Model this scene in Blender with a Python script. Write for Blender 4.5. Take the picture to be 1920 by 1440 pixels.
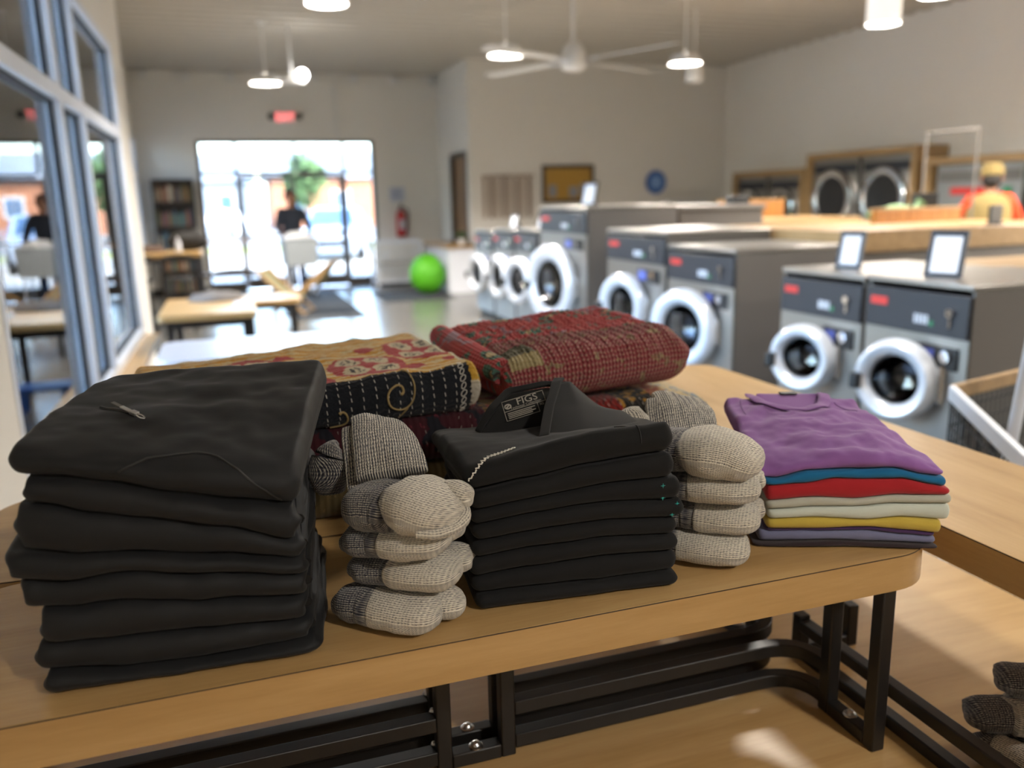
import bpy, bmesh, math, random
from math import pi, sin, cos, sqrt, radians, atan2, exp
from mathutils import Vector, Matrix, noise as mnoise

for o in list(bpy.data.objects):
    bpy.data.objects.remove(o, do_unlink=True)
SC = bpy.context.scene
COL = SC.collection
random.seed(7)

# ------------------------------------------------------------------ camera
F_PX = 1560.0
PITCH, YAW, ROLL = radians(12.5), radians(18.35), radians(1.35)
cam_d = bpy.data.cameras.new('camera')
cam = bpy.data.objects.new('camera', cam_d)
COL.objects.link(cam)
fw = Vector((sin(YAW) * cos(PITCH), cos(YAW) * cos(PITCH), -sin(PITCH)))
r0 = Vector((cos(YAW), -sin(YAW), 0))
u0 = r0.cross(fw)
RR = cos(ROLL) * r0 - sin(ROLL) * u0
UU = sin(ROLL) * r0 + cos(ROLL) * u0
m = Matrix((RR, UU, -fw)).transposed().to_4x4()
m.translation = (0, 0, 1.55)
cam.matrix_world = m
cam_d.sensor_fit = 'HORIZONTAL'
cam_d.sensor_width = 36.0
cam_d.lens = 36.0 * F_PX / 1920.0
cam_d.clip_start = 0.02
cam_d.clip_end = 400
cam_d.dof.use_dof = True
cam_d.dof.focus_distance = 1.17
cam_d.dof.aperture_fstop = (cam_d.lens / 1000) / 0.0125
SC.camera = cam

# ------------------------------------------------------------------ exposure, world, sun
vs = SC.view_settings
vs.view_transform = 'Standard'
vs.look = 'None'
vs.gamma = 1.0
vs.use_curve_mapping = False
vs.exposure = 2.42

W = bpy.data.worlds.new('sky')
SC.world = W
W.use_nodes = True
wn = W.node_tree.nodes
bg = wn['Background']
sky = wn.new('ShaderNodeTexSky')
sky.sky_type = 'NISHITA'
sky.sun_disc = False
sky.sun_elevation = radians(42)
sky.sun_rotation = radians(150)
sky.air_density = 1.0
sky.dust_density = 2.0
W.node_tree.links.new(sky.outputs[0], bg.inputs[0])
bg.inputs[1].default_value = 0.92

sun_d = bpy.data.lights.new('sun', 'SUN')
sun_d.energy = 3.5
sun_d.angle = radians(1.0)
sun_d.color = (1.0, 0.95, 0.86)
sun = bpy.data.objects.new('sun', sun_d)
COL.objects.link(sun)
sun.location = (10, -20, 25)
sun.rotation_euler = (radians(48), 0, radians(30))

def portal(name, loc, rot, sx, sy):
    d = bpy.data.lights.new(name, 'AREA')
    d.shape = 'RECTANGLE'
    d.size, d.size_y = sx, sy
    d.cycles.is_portal = True
    o = bpy.data.objects.new(name, d)
    COL.objects.link(o)
    o.location = loc
    o.rotation_euler = rot
    return o
portal('window_portal', (-0.83, 5.7, 1.7), (0, radians(-90), 0), 2.5, 4.7)
portal('storefront_portal', (1.18, 16.36, 1.37), (radians(-90), 0, 0), 3.2, 2.7)

# ------------------------------------------------------------------ helpers
def lin(h):
    h = h.lstrip('#')
    r = []
    for i in (0, 2, 4):
        c = int(h[i:i + 2], 16) / 255
        r.append(c / 12.92 if c <= 0.04045 else ((c + 0.055) / 1.055) ** 2.4)
    return (r[0], r[1], r[2], 1)

class NT:
    """small node-tree writer"""
    def __init__(s, name):
        s.m = bpy.data.materials.new(name)
        s.m.use_nodes = True
        s.n = s.m.node_tree.nodes
        s.l = s.m.node_tree.links
        s.b = s.n['Principled BSDF']
        s.out = s.n['Material Output']
    def node(s, t, ins=None, **kw):
        k = s.n.new(t)
        for a, v in kw.items():
            setattr(k, a, v)
        for a, v in (ins or {}).items():
            s.put(k.inputs[a], v)
        return k
    def put(s, sock, v):
        if isinstance(v, bpy.types.NodeSocket):
            s.l.new(v, sock)
        elif isinstance(v, bpy.types.Node):
            s.l.new(v.outputs[0], sock)
        else:
            sock.default_value = v
    def math(s, op, a, b=None, c=None):
        k = s.n.new('ShaderNodeMath')
        k.operation = op
        for i, v in enumerate((a, b, c)):
            if v is not None:
                s.put(k.inputs[i], v)
        return k.outputs[0]
    def mix(s, f, a, b):
        k = s.n.new('ShaderNodeMix')
        k.data_type = 'RGBA'
        s.put(k.inputs[0], f)
        s.put(k.inputs[6], a)
        s.put(k.inputs[7], b)
        return k.outputs[2]
    def ramp(s, f, stops, interp='LINEAR'):
        k = s.n.new('ShaderNodeValToRGB')
        k.color_ramp.interpolation = interp
        e = k.color_ramp.elements
        while len(e) < len(stops):
            e.new(0.5)
        for i, (p, c) in enumerate(stops):
            e[i].position = p
            e[i].color = c
        s.put(k.inputs[0], f)
        return k.outputs[0]
    def uv(s):
        return s.node('ShaderNodeTexCoord').outputs['UV']
    def obj(s):
        return s.node('ShaderNodeTexCoord').outputs['Object']
    def map(s, v, scale=(1, 1, 1), rot=(0, 0, 0), loc=(0, 0, 0)):
        return s.node('ShaderNodeMapping', {'Vector': v, 'Scale': scale, 'Rotation': rot, 'Location': loc}).outputs[0]
    def noise(s, v, scale, detail=2, rough=0.5, out=0):
        return s.node('ShaderNodeTexNoise', {'Vector': v, 'Scale': scale, 'Detail': detail, 'Roughness': rough}).outputs[out]
    def sep(s, v):
        return s.node('ShaderNodeSeparateXYZ', {0: v}).outputs
    def bump(s, h, strength=0.3, dist=0.001):
        s.put(s.b.inputs['Normal'], s.node('ShaderNodeBump', {'Height': h, 'Strength': strength, 'Distance': dist}).outputs[0])
    def set(s, **kw):
        names = dict(color='Base Color', rough='Roughness', metal='Metallic', ior='IOR', spec='Specular IOR Level',
                     sheen='Sheen Weight', sheen_rough='Sheen Roughness', sheen_tint='Sheen Tint', emit='Emission Color', estr='Emission Strength', coat='Coat Weight', coat_rough='Coat Roughness', aniso='Anisotropic')
        for a, v in kw.items():
            s.put(s.b.inputs[names[a]], v)
        return s

def simple(name, hexc, rough=0.5, metal=0.0, var=0.08, vscale=6.0, bump=0.0, bscale=60, **kw):
    t = NT(name)
    c = lin(hexc)
    nz = t.noise(t.obj(), vscale, 3)
    a = tuple(x * (1 - var) for x in c[:3]) + (1,)
    b = tuple(min(1, x * (1 + var)) for x in c[:3]) + (1,)
    t.set(color=t.mix(nz, a, b), rough=rough, metal=metal, **kw)
    if bump:
        t.bump(t.noise(t.obj(), bscale, 4), bump, 0.002)
    return t.m

class MB:
    """collects shapes into one mesh"""
    def __init__(s):
        s.v, s.f, s.uv = [], [], []
    def add(s, vs, fs):
        o = len(s.v)
        s.v += [tuple(p) for p in vs]
        s.f += [tuple(i + o for i in f) for f in fs]
        return s
    def box(s, c, d, rz=0.0, M=None):
        x, y, z = d[0] / 2, d[1] / 2, d[2] / 2
        ps = [Vector((sx * x, sy * y, sz * z)) for sz in (-1, 1) for sy in (-1, 1) for sx in (-1, 1)]
        R = M if M is not None else Matrix.Rotation(rz, 3, 'Z')
        ps = [R @ p + Vector(c) for p in ps]
        return s.add(ps, [(0, 2, 3, 1), (4, 5, 7, 6), (0, 1, 5, 4), (2, 6, 7, 3), (0, 4, 6, 2), (1, 3, 7, 5)])
    def bb(s, x0, x1, y0, y1, z0, z1):
        return s.box(((x0 + x1) / 2, (y0 + y1) / 2, (z0 + z1) / 2), (abs(x1 - x0), abs(y1 - y0), abs(z1 - z0)))
    def bar(s, p, q, w, h=None, up=(0, 0, 1)):
        p, q = Vector(p), Vector(q)
        d = (q - p)
        L = d.length
        d.normalize()
        u = Vector(up)
        if abs(d.dot(u)) > 0.98:
            u = Vector((0, 1, 0))
        a = d.cross(u).normalized()
        b = a.cross(d)
        M = Matrix((a, d, b)).transposed()
        return s.box((p + q) / 2, (w, L, h or w), M=M)
    def cyl(s, p, q, r, n=16, r2=None, caps=True):
        p, q = Vector(p), Vector(q)
        d = (q - p).normalized()
        u = Vector((0, 0, 1)) if abs(d.z) < 0.9 else Vector((1, 0, 0))
        a = d.cross(u).normalized()
        b = d.cross(a)
        r2 = r if r2 is None else r2
        vs = [p + (a * cos(2 * pi * i / n) + b * sin(2 * pi * i / n)) * r for i in range(n)]
        vs += [q + (a * cos(2 * pi * i / n) + b * sin(2 * pi * i / n)) * r2 for i in range(n)]
        fs = [(i, (i + 1) % n, n + (i + 1) % n, n + i) for i in range(n)]
        if caps:
            fs += [tuple(range(n))[::-1], tuple(range(n, 2 * n))]
        return s.add(vs, fs)
    def tube(s, path, r, n=8, square=False, closed=False):
        P = [Vector(p) for p in path]
        N = len(P)
        rings = []
        up = None
        for i in range(N):
            if closed:
                d = (P[(i + 1) % N] - P[i - 1]).normalized()
            else:
                d = (P[min(i + 1, N - 1)] - P[max(i - 1, 0)]).normalized()
            if up is None:
                up = Vector((0, 0, 1)) if abs(d.z) < 0.9 else Vector((1, 0, 0))
            a = d.cross(up).normalized()
            b = a.cross(d).normalized()
            up = b
            rr = r[i] if isinstance(r, (list, tuple)) else r
            if square:
                ring = [P[i] + a * x * rr + b * y * rr for x, y in ((-1, -1), (1, -1), (1, 1), (-1, 1))]
            else:
                ring = [P[i] + (a * cos(2 * pi * k / n) + b * sin(2 * pi * k / n)) * rr for k in range(n)]
            rings.append(ring)
        n = 4 if square else n
        vs = [p for rg in rings for p in rg]
        fs = []
        for i in range(N if closed else N - 1):
            j = (i + 1) % N
            for k in range(n):
                fs.append((i * n + k, i * n + (k + 1) % n, j * n + (k + 1) % n, j * n + k))
        if not closed:
            fs += [tuple(range(n))[::-1], tuple(range((N - 1) * n, N * n))]
        return s.add(vs, fs)
    def lathe(s, prof, c=(0, 0, 0), axis='Z', n=32, M=None):
        vs, fs = [], []
        for r, h in prof:
            for i in range(n):
                t = 2 * pi * i / n
                p = Vector((r * cos(t), r * sin(t), h))
                if axis == 'X':
                    p = Vector((h, p.x, p.y))
                elif axis == 'Y':
                    p = Vector((p.x, h, p.y))
                if M is not None:
                    p = M @ p
                vs.append(p + Vector(c))
        for k in range(len(prof) - 1):
            for i in range(n):
                j = (i + 1) % n
                fs.append((k * n + i, k * n + j, (k + 1) * n + j, (k + 1) * n + i))
        return s.add(vs, fs)
    def prism(s, poly, z0, z1):
        n = len(poly)
        vs = [(x, y, z0) for x, y in poly] + [(x, y, z1) for x, y in poly]
        fs = [tuple(range(n))[::-1], tuple(range(n, 2 * n))]
        fs += [(i, (i + 1) % n, n + (i + 1) % n, n + i) for i in range(n)]
        return s.add(vs, fs)
    def ball(s, c, r, n=14, sc=(1, 1, 1)):
        vs, fs = [], []
        h = n // 2
        for i in range(h + 1):
            a = -pi / 2 + pi * i / h
            for k in range(n):
                t = 2 * pi * k / n
                vs.append((c[0] + r * sc[0] * cos(a) * cos(t), c[1] + r * sc[1] * cos(a) * sin(t), c[2] + r * sc[2] * sin(a)))
        for i in range(h):
            for k in range(n):
                fs.append((i * n + k, i * n + (k + 1) % n, (i + 1) * n + (k + 1) % n, (i + 1) * n + k))
        return s.add(vs, fs)
    def mesh(s, name):
        me = bpy.data.meshes.new(name)
        me.from_pydata(s.v, [], s.f)
        if s.uv:
            ul = me.uv_layers.new(name='UVMap')
            for lp in me.loops:
                ul.data[lp.index].uv = s.uv[lp.vertex_index]
        me.validate()
        return me
    def build(s, name, mat=None, parent=None, bevel=0.0, seg=2, smooth=None):
        me = s.mesh(name)
        if smooth is None:
            smooth = True
        o = bpy.data.objects.new(name, me)
        COL.objects.link(o)
        if mat:
            me.materials.append(mat)
        if parent:
            o.parent = parent
        fix_normals(me)
        if smooth:
            me.shade_smooth()
            me.set_sharp_from_angle(angle=radians(38))
        if bevel:
            b = o.modifiers.new('bevel', 'BEVEL')
            b.width = bevel
            b.segments = seg
            b.limit_method = 'ANGLE'
            b.angle_limit = radians(40)
            b.harden_normals = False
        return o

def fix_normals(me):
    bm = bmesh.new()
    bm.from_mesh(me)
    bmesh.ops.recalc_face_normals(bm, faces=bm.faces)
    bm.to_mesh(me)
    bm.free()

def tag(o, label=None, cat=None, group=None, kind=None):
    if label: o['label'] = label
    if cat: o['category'] = cat
    if group: o['group'] = group
    if kind: o['kind'] = kind
    return o

def thing(name, label, cat, loc=(0, 0, 0), rz=0.0, group=None):
    o = bpy.data.objects.new(name, None)
    o.empty_display_size = 0.05
    COL.objects.link(o)
    o.location = loc
    o.rotation_euler = (0, 0, rz)
    return tag(o, label, cat, group)

def struct(o):
    o['kind'] = 'structure'
    return o

def kids(o):
    return [c for c in bpy.data.objects if c.parent == o]

def dup(o, parent=None):
    c = o.copy()
    COL.objects.link(c)
    c.parent = parent
    for ch in kids(o):
        dup(ch, c)
    return c

def fbm(x, y, z=0.0, oct=3):
    return mnoise.fractal(Vector((x, y, z)), 1.0, 2.0, oct)

def n1(x, y=0.0, z=0.0):
    return mnoise.noise(Vector((x, y, z)))

def lerp(a, b, t):
    return a + (b - a) * t

def curve1(pts):
    """smooth interpolation through (x, z) points, clamped at its ends"""
    xs = [p[0] for p in pts]
    zs = [p[1] for p in pts]
    def f(x):
        if x <= xs[0]: return zs[0]
        if x >= xs[-1]: return zs[-1]
        for i in range(len(xs) - 1):
            if x <= xs[i + 1]:
                t = (x - xs[i]) / (xs[i + 1] - xs[i])
                t = t * t * (3 - 2 * t) * 0.5 + t * 0.5
                return lerp(zs[i], zs[i + 1], t)
    return f

def text_mesh(txt, size, extrude=0.0):
    cu = bpy.data.curves.new('lettering', 'FONT')
    cu.body = txt
    cu.size = size
    cu.extrude = extrude
    cu.align_x = 'CENTER'
    cu.align_y = 'CENTER'
    cu.resolution_u = 3
    o = bpy.data.objects.new('lettering', cu)
    COL.objects.link(o)
    dg = bpy.context.evaluated_depsgraph_get()
    me = bpy.data.meshes.new_from_object(o.evaluated_get(dg))
    bpy.data.objects.remove(o, do_unlink=True)
    return me

def text_obj(name, txt, size, mat, parent, fn, extrude=0.0):
    """lettering whose points are carried to their place by fn(x, y, z)"""
    me = text_mesh(txt, size, extrude)
    for v in me.vertices:
        v.co = fn(v.co.x, v.co.y, v.co.z)
    me.materials.clear()
    me.materials.append(mat)
    o = bpy.data.objects.new(name, me)
    COL.objects.link(o)
    o.parent = parent
    return o

# ------------------------------------------------------------------ materials
def wood_mat(name, dark, mid, light, rough=0.35, axis='X', scale=1.0):
    t = NT(name)
    v = t.obj()
    s = {'X': (1.2, 14, 14), 'Y': (14, 1.2, 14), 'Z': (14, 14, 1.2)}[axis]
    v1 = t.map(v, tuple(q * scale for q in s))
    n = t.noise(v1, 1.6, 6, 0.6)
    v2 = t.map(v, tuple(q * scale * 5 for q in s))
    n2 = t.noise(v2, 2.2, 4, 0.65)
    f = t.math('ADD', t.math('MULTIPLY', n, 0.72), t.math('MULTIPLY', n2, 0.28))
    t.set(color=t.ramp(f, [(0.3, lin(dark)), (0.5, lin(mid)), (0.7, lin(light))]), rough=rough, coat=0.15, coat_rough=0.25)
    t.bump(n2, 0.05, 0.0006)
    return t.m

M = {}
M['maple'] = wood_mat('maple_laminate', 'a5834f', 'b79461', 'c3a26e', 0.38, 'X')
M['maple_y'] = wood_mat('maple_laminate_along', 'a5834f', 'b79461', 'c3a26e', 0.38, 'Y')
M['maple_edge'] = wood_mat('maple_edge_band', 'a07c4c', 'ae8b59', 'ba9866', 0.42, 'X')
M['maple_low'] = wood_mat('maple_platform', 'a5834f', 'b79461', 'c3a26e', 0.45, 'X', 0.8)
M['oak_orange'] = wood_mat('orange_wood_panel', '935f22', 'a86e2a', 'b67d36', 0.5, 'Z')
M['pale_wood'] = wood_mat('pale_wood', '8a6b45', '9f8056', 'ae8f66', 0.45, 'Y')
M['steel_black'] = simple('black_powder_coat', '171514', 0.42, 0.0, 0.1, 40, 0.05, 400)
M['bolt'] = simple('zinc_bolt', 'c9c9c9', 0.28, 1.0)
M['wall'] = simple('wall_paint', 'e0dcd4', 0.85, 0, 0.02, 1.5, 0.06, 250)
M['ceiling'] = simple('painted_deck', 'b9b3a8', 0.7, 0, 0.03, 2)
M['alu'] = simple('anodised_aluminium', 'd6dbe4', 0.45, 0.15, 0.05, 8)
M['alu_dark'] = simple('dark_bronze_frame', '4d4741', 0.45, 0.4, 0.05, 8)
M['gasket'] = simple('black_gasket', '121316', 0.6)
M['white_lam'] = simple('white_laminate', 'd5d8e0', 0.25, 0, 0.02, 4)
M['white_paint'] = simple('white_paint', 'd9d8d5', 0.5, 0, 0.03, 5)
M['steel'] = None
t = NT('brushed_steel')
nz = t.noise(t.map(t.obj(), (3, 3, 160)), 3, 3, 0.6)
t.set(color=t.mix(nz, lin('8f8c88'), lin('a8a5a0')), metal=0.85, rough=t.math('ADD', t.math('MULTIPLY', nz, 0.18), 0.26))
M['steel'] = t.m
M['steel_side'] = simple('grey_side_panel', '6f6b67', 0.5, 0.35, 0.05, 3)
M['chrome'] = simple('chrome', 'dcdcde', 0.12, 1.0, 0.02)
M['ring'] = simple('door_ring_enamel', 'd3d9e2', 0.22, 0.25, 0.03, 6)
M['panel_dark'] = simple('control_panel_charcoal', '26282f', 0.4, 0, 0.08, 10)
M['drum'] = simple('drum_steel', '62666c', 0.3, 0.9, 0.1, 20)
M['black'] = simple('matte_black', '161617', 0.6)
M['black_plastic'] = simple('black_plastic', '1b1b1d', 0.35)
M['white_paper'] = simple('white_paper', 'c0c6d1', 0.7, 0, 0.02)
M['grey_print'] = simple('grey_print', '8b9099', 0.8)
M['red'] = simple('red_enamel', 'b3221f', 0.35)
M['red_logo'] = simple('red_badge', 'c0302a', 0.45)
M['blue_lcd'] = simple('blue_display', '5f6bb5', 0.2, 0, 0.1, 20)
M['green_led'] = simple('green_key', '2f7a55', 0.4)
M['green_vinyl'] = simple('green_vinyl', '52a81a', 0.55, 0, 0.12, 9, 0.15, 40)
M['mat_rubber'] = simple('charcoal_floor_mat', '2d3034', 0.95, 0, 0.2, 60, 0.3, 300)
M['khaki'] = simple('khaki_canvas', '6f6a4e', 0.9, 0, 0.1, 20)
M['dark_wood'] = wood_mat('dark_wood', '2c231c', '3a2d23', '46382c', 0.5, 'Z')
M['brown_door'] = wood_mat('brown_door_wood', '7a5f45', '8b6d50', '9a7b5c', 0.5, 'Z')
M['grey_fabric'] = simple('grey_fabric', '6d6966', 0.95, 0, 0.15, 30)
M['cork'] = simple('cork_board', 'b18a3f', 0.9, 0, 0.2, 80)
M['navy'] = simple('navy_cloth', '1f2530', 0.9, 0, 0.12, 20)
M['denim'] = simple('denim', '35486b', 0.9, 0, 0.15, 40)
M['skin'] = simple('skin', '9a6d54', 0.55, 0, 0.06, 20)
M['hair'] = simple('dark_hair', '1d1713', 0.7)
M['orange_cloth'] = simple('orange_cloth', 'd8431b', 0.85, 0, 0.08, 20)
M['tan_cloth'] = simple('tan_cloth', '8a7648', 0.9, 0, 0.1, 20)
M['sage'] = simple('sage_green_cloth', '6d8562', 0.9, 0, 0.15, 20)
M['blue_disc'] = simple('blue_disc', '3563ac', 0.5, 0, 0.2, 14)
M['asphalt'] = simple('asphalt', '8f8d89', 0.9, 0, 0.12, 3)
M['concrete_out'] = simple('pavement', 'bdb8ae', 0.9, 0, 0.08, 3)
M['grass'] = simple('dry_grass', '9aa355', 0.95, 0, 0.2, 4)
M['brick'] = simple('red_brown_siding', '99684f', 0.9, 0, 0.1, 4)
M['grey_build'] = simple('grey_siding', '7d8791', 0.85, 0, 0.08, 3)
M['leaf'] = simple('leaf_green', '4f6a41', 0.9, 0, 0.3, 6)
M['car_paint'] = simple('silver_car_paint', 'aebbd0', 0.25, 0.3, 0.02, coat=0.6)
M['car_glass'] = simple('car_glass', '46617f', 0.08, 0.0)
M['tyre'] = simple('tyre', '1a1a1a', 0.9)
M['blue_plastic'] = simple('blue_plastic', '2f62b5', 0.4)
M['brown_leather'] = simple('brown_cloth', '4a3425', 0.8, 0, 0.2, 10)
M['dark_bag'] = simple('dark_bag_cloth', '1f1d1b', 0.85)
BOOKS = [simple('book_cover_%s' % n, c, 0.6) for n, c in (('tan', '8d6a4c'), ('teal', '3e6670'), ('cream', 'c2b79d'), ('olive', '6d6a3e'), ('slate', '4c5560'), ('rust', '86482f'), ('charcoal', '2a2c31'))]

t = NT('polished_concrete')
v = t.obj()
nz = t.noise(v, 0.9, 5, 0.6)
n2 = t.noise(v, 9, 4, 0.6)
f = t.math('ADD', t.math('MULTIPLY', nz, 0.7), t.math('MULTIPLY', n2, 0.3))
t.set(color=t.ramp(f, [(0.3, lin('55534f')), (0.7, lin('6d6b66'))]), rough=t.math('ADD', t.math('MULTIPLY', n2, 0.15), 0.17), coat=0.08, coat_rough=0.08)
M['floor'] = t.m

def glass_mat(name, tint, refl=1.0, ior=1.5):
    t = NT(name)
    t.n.remove(t.b)
    tr = t.node('ShaderNodeBsdfTransparent', {'Color': tint})
    gl = t.node('ShaderNodeBsdfGlossy', {'Color': (refl, refl, refl, 1), 'Roughness': 0.0})
    fr = t.node('ShaderNodeFresnel', {'IOR': ior})
    mx = t.node('ShaderNodeMixShader', {0: fr.outputs[0], 1: tr.outputs[0], 2: gl.outputs[0]})
    t.l.new(mx.outputs[0], t.out.inputs[0])
    return t.m
M['glass_blue'] = glass_mat('tinted_window_glass', (0.9, 0.95, 0.99, 1), 0.95, 1.6)
M['glass_clear'] = glass_mat('clear_window_glass', (0.62, 0.65, 0.665, 1), 0.95, 1.45)
M['door_glass'] = glass_mat('washer_door_glass', (0.55, 0.57, 0.6, 1), 1.0, 1.55)

def emit_mat(name, col, strength):
    t = NT(name)
    t.set(color=(0.8, 0.8, 0.8, 1), emit=col, estr=strength)
    return t.m
M['lamp_disc'] = emit_mat('lamp_diffuser', (1.0, 0.93, 0.82, 1), 6.0)
M['bulb'] = emit_mat('emergency_bulb', (1.0, 0.98, 0.95, 1), 6.0)
M['exit_red'] = emit_mat('exit_letters_red', (0.9, 0.08, 0.09, 1), 0.6)
M['opal'] = emit_mat('opal_shade', (1.0, 0.93, 0.82, 1), 0.12)

# ------------------------------------------------------------------ room shell
Z_C = 3.87
XL, XR, YB, YF = -0.77, 9.05, 16.33, -3.6
struct(MB().bb(-1.7, 9.4, YF - 0.2, 16.55, -0.12, 0.0).build('floor', M['floor']))
cb = MB().bb(-1.7, 9.4, YF - 0.2, 16.55, Z_C + 0.06, Z_C + 0.3)
y = YF
while y < YB:                       # corrugated steel deck, ribs across the room
    cb.add([(-1.6, y, Z_C + .06), (-1.6, y + .05, Z_C), (-1.6, y + .17, Z_C), (-1.6, y + .22, Z_C + .06),
            (9.3, y, Z_C + .06), (9.3, y + .05, Z_C), (9.3, y + .17, Z_C), (9.3, y + .22, Z_C + .06)],
           [(0, 1, 5, 4), (1, 2, 6, 5), (2, 3, 7, 6), (0, 3, 2, 1), (4, 5, 6, 7)])
    y += 0.30
ceil_o = struct(cb.build('ceiling', M['ceiling'], smooth=False))
for i in range(9):                  # joist seats on top of the back wall
    MB().bb(-1.2 + i * 0.72, -1.08 + i * 0.72, 16.1, 16.33, 3.72, 3.84).build('joist_seat', M['white_paint'], ceil_o)

W0, W1, WZ0, WZ1 = 3.3, 7.85, 0.47, 2.86      # left window opening
wl = MB()
wl.bb(XL - .2, XL, YF, W0, 0, Z_C + .06)
wl.bb(XL - .2, XL, W1, 8.5, 0, Z_C + .06)
wl.bb(XL - .2, XL, W0, W1, 0, WZ0)
wl.bb(XL - .2, XL, W0, W1, WZ1, Z_C + .06)
wl.bb(-1.55, XL, 8.5, 8.68, 0, Z_C + .06)
struct(wl.build('wall_left', M['wall'], smooth=False))
wl = MB()                                      # wall beyond the step, with its own corner window
wl.bb(-1.55, -1.4, 8.68, 14.5, 0, Z_C + .06)
wl.bb(-1.55, -1.4, 16.2, 16.5, 0, Z_C + .06)
wl.bb(-1.55, -1.4, 14.5, 16.2, 0, .7)
wl.bb(-1.55, -1.4, 14.5, 16.2, 2.75, Z_C + .06)
struct(wl.build('wall_left', M['wall'], smooth=False))
wb = MB()
SX0, SX1, SZ = -0.405, 2.77, 2.705
wb.bb(-1.55, SX0, YB, YB + .17, 0, Z_C + .06)
wb.bb(SX1, 4.1, YB, YB + .17, 0, Z_C + .06)
wb.bb(SX0, SX1, YB, YB + .17, SZ, Z_C + .06)
struct(wb.build('wall_back', M['wall'], smooth=False))
wb = MB()                                      # office box at the back right
PX = 4.03
wb.bb(PX, PX + .14, 14.2, 14.42, 0, Z_C + .06)
wb.bb(PX, PX + .14, 15.4, YB, 0, Z_C + .06)
wb.bb(PX, PX + .14, 14.42, 15.4, 2.33, Z_C + .06)
struct(wb.build('wall_office', M['wall'], smooth=False))
struct(MB().bb(PX + .14, 9.2, 14.2, 14.35, 0, Z_C + .06).build('wall_back', M['wall'], smooth=False))
struct(MB().bb(XR, XR + .15, YF, 14.2, 0, Z_C + .06).build('wall_right', M['wall'], smooth=False))
struct(MB().bb(-1.6, 9.3, YF - .15, YF, 0, Z_C + .06).build('wall_front', M['wall'], smooth=False))
d1 = struct(MB().bb(PX + .05, PX + .09, 14.42, 15.4, 0, 2.33).build('door_1', M['brown_door']))
fr = MB()
fr.bb(PX - .02, PX + .16, 14.36, 14.43, 0, 2.39); fr.bb(PX - .02, PX + .16, 15.39, 15.46, 0, 2.39); fr.bb(PX - .02, PX + .16, 14.43, 15.39, 2.32, 2.39)
fr.build('door_frame', M['alu_dark'], d1)
MB().cyl((PX - .03, 14.53, 1.02), (PX + .06, 14.53, 1.02), .02, 10).bar((PX - .03, 14.53, 1.02), (PX - .03, 14.66, 1.02), .018).build('door_handle', M['chrome'], d1)
b = MB().bb(-1.39, SX0, YB - .015, YB, 0, .1).bb(SX1, PX, YB - .015, YB, 0, .1)
struct(b.build('baseboard_back', M['black'], smooth=False))
struct(MB().bb(PX + .14, 9.05, 14.185, 14.2, 0, .1).build('baseboard_office', M['black'], smooth=False))

# left window: aluminium storefront framing, each member a part, each pane a part
w1 = struct(thing('window_1', None, None, (0, 0, 0)))
def member(x0, x1, y0, y1, z0, z1, parent, mat='alu', nm='mullion'):
    return MB().bb(x0, x1, y0, y1, z0, z1).build(nm, M[mat], parent, bevel=.004)
FX0, FX1 = XL - .125, XL + .005
RZ0, RZ1 = 2.11, 2.19
ms = [(W0, W0 + .05), (5.05, 5.14), (5.84, 5.92), (W1 - .07, W1)]
for a, c in ms:
    member(FX0, FX1, a, c, WZ0, WZ1, w1)
for k in range(3):
    a, c = ms[k][1], ms[k + 1][0]
    member(FX0, FX1, a, c, WZ0, WZ0 + .07, w1, nm='sill_rail')
    member(FX0, FX1, a, c, RZ0, RZ1, w1, nm='transom')
    member(FX0, FX1, a, c, WZ1 - .06, WZ1, w1, nm='head_rail')
    for z0, z1 in ((WZ0 + .07, RZ0), (RZ1, WZ1 - .06)):
        MB().bb(XL - .062, XL - .056, a - .01, c + .01, z0 - .01, z1 + .01).build('pane', M['glass_blue'], w1, smooth=False)
        g = MB()
        for y0, y1, q0, q1 in ((a, a + .012, z0, z1), (c - .012, c, z0, z1), (a, c, z0, z0 + .012), (a, c, z1 - .012, z1)):
            g.bb(XL - .056, XL - .03, y0, y1, q0, q1)
        g.build('gasket', M['gasket'], w1, smooth=False)
struct(MB().bb(XL - .02, XL + .13, W0, W1 + .06, WZ0 - .045, WZ0).build('trim_1', M['maple_y'], bevel=.006))

# corner window further back on the left
w3 = struct(thing('window_3', None, None))
for a, c in ((14.5, 14.56), (15.32, 15.38), (16.14, 16.2)):
    member(-1.52, -1.39, a, c, .7, 2.75, w3)
for z0, z1 in ((.7, .76), (2.08, 2.14), (2.69, 2.75)):
    for a, c in ((14.56, 15.32), (15.38, 16.14)):
        member(-1.52, -1.39, a, c, z0, z1, w3, nm='rail')
for a, c in ((14.56, 15.32), (15.38, 16.14)):
    for z0, z1 in ((.76, 2.08), (2.14, 2.69)):
        MB().bb(-1.46, -1.454, a, c, z0, z1).build('pane', M['glass_clear'], w3, smooth=False)

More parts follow.
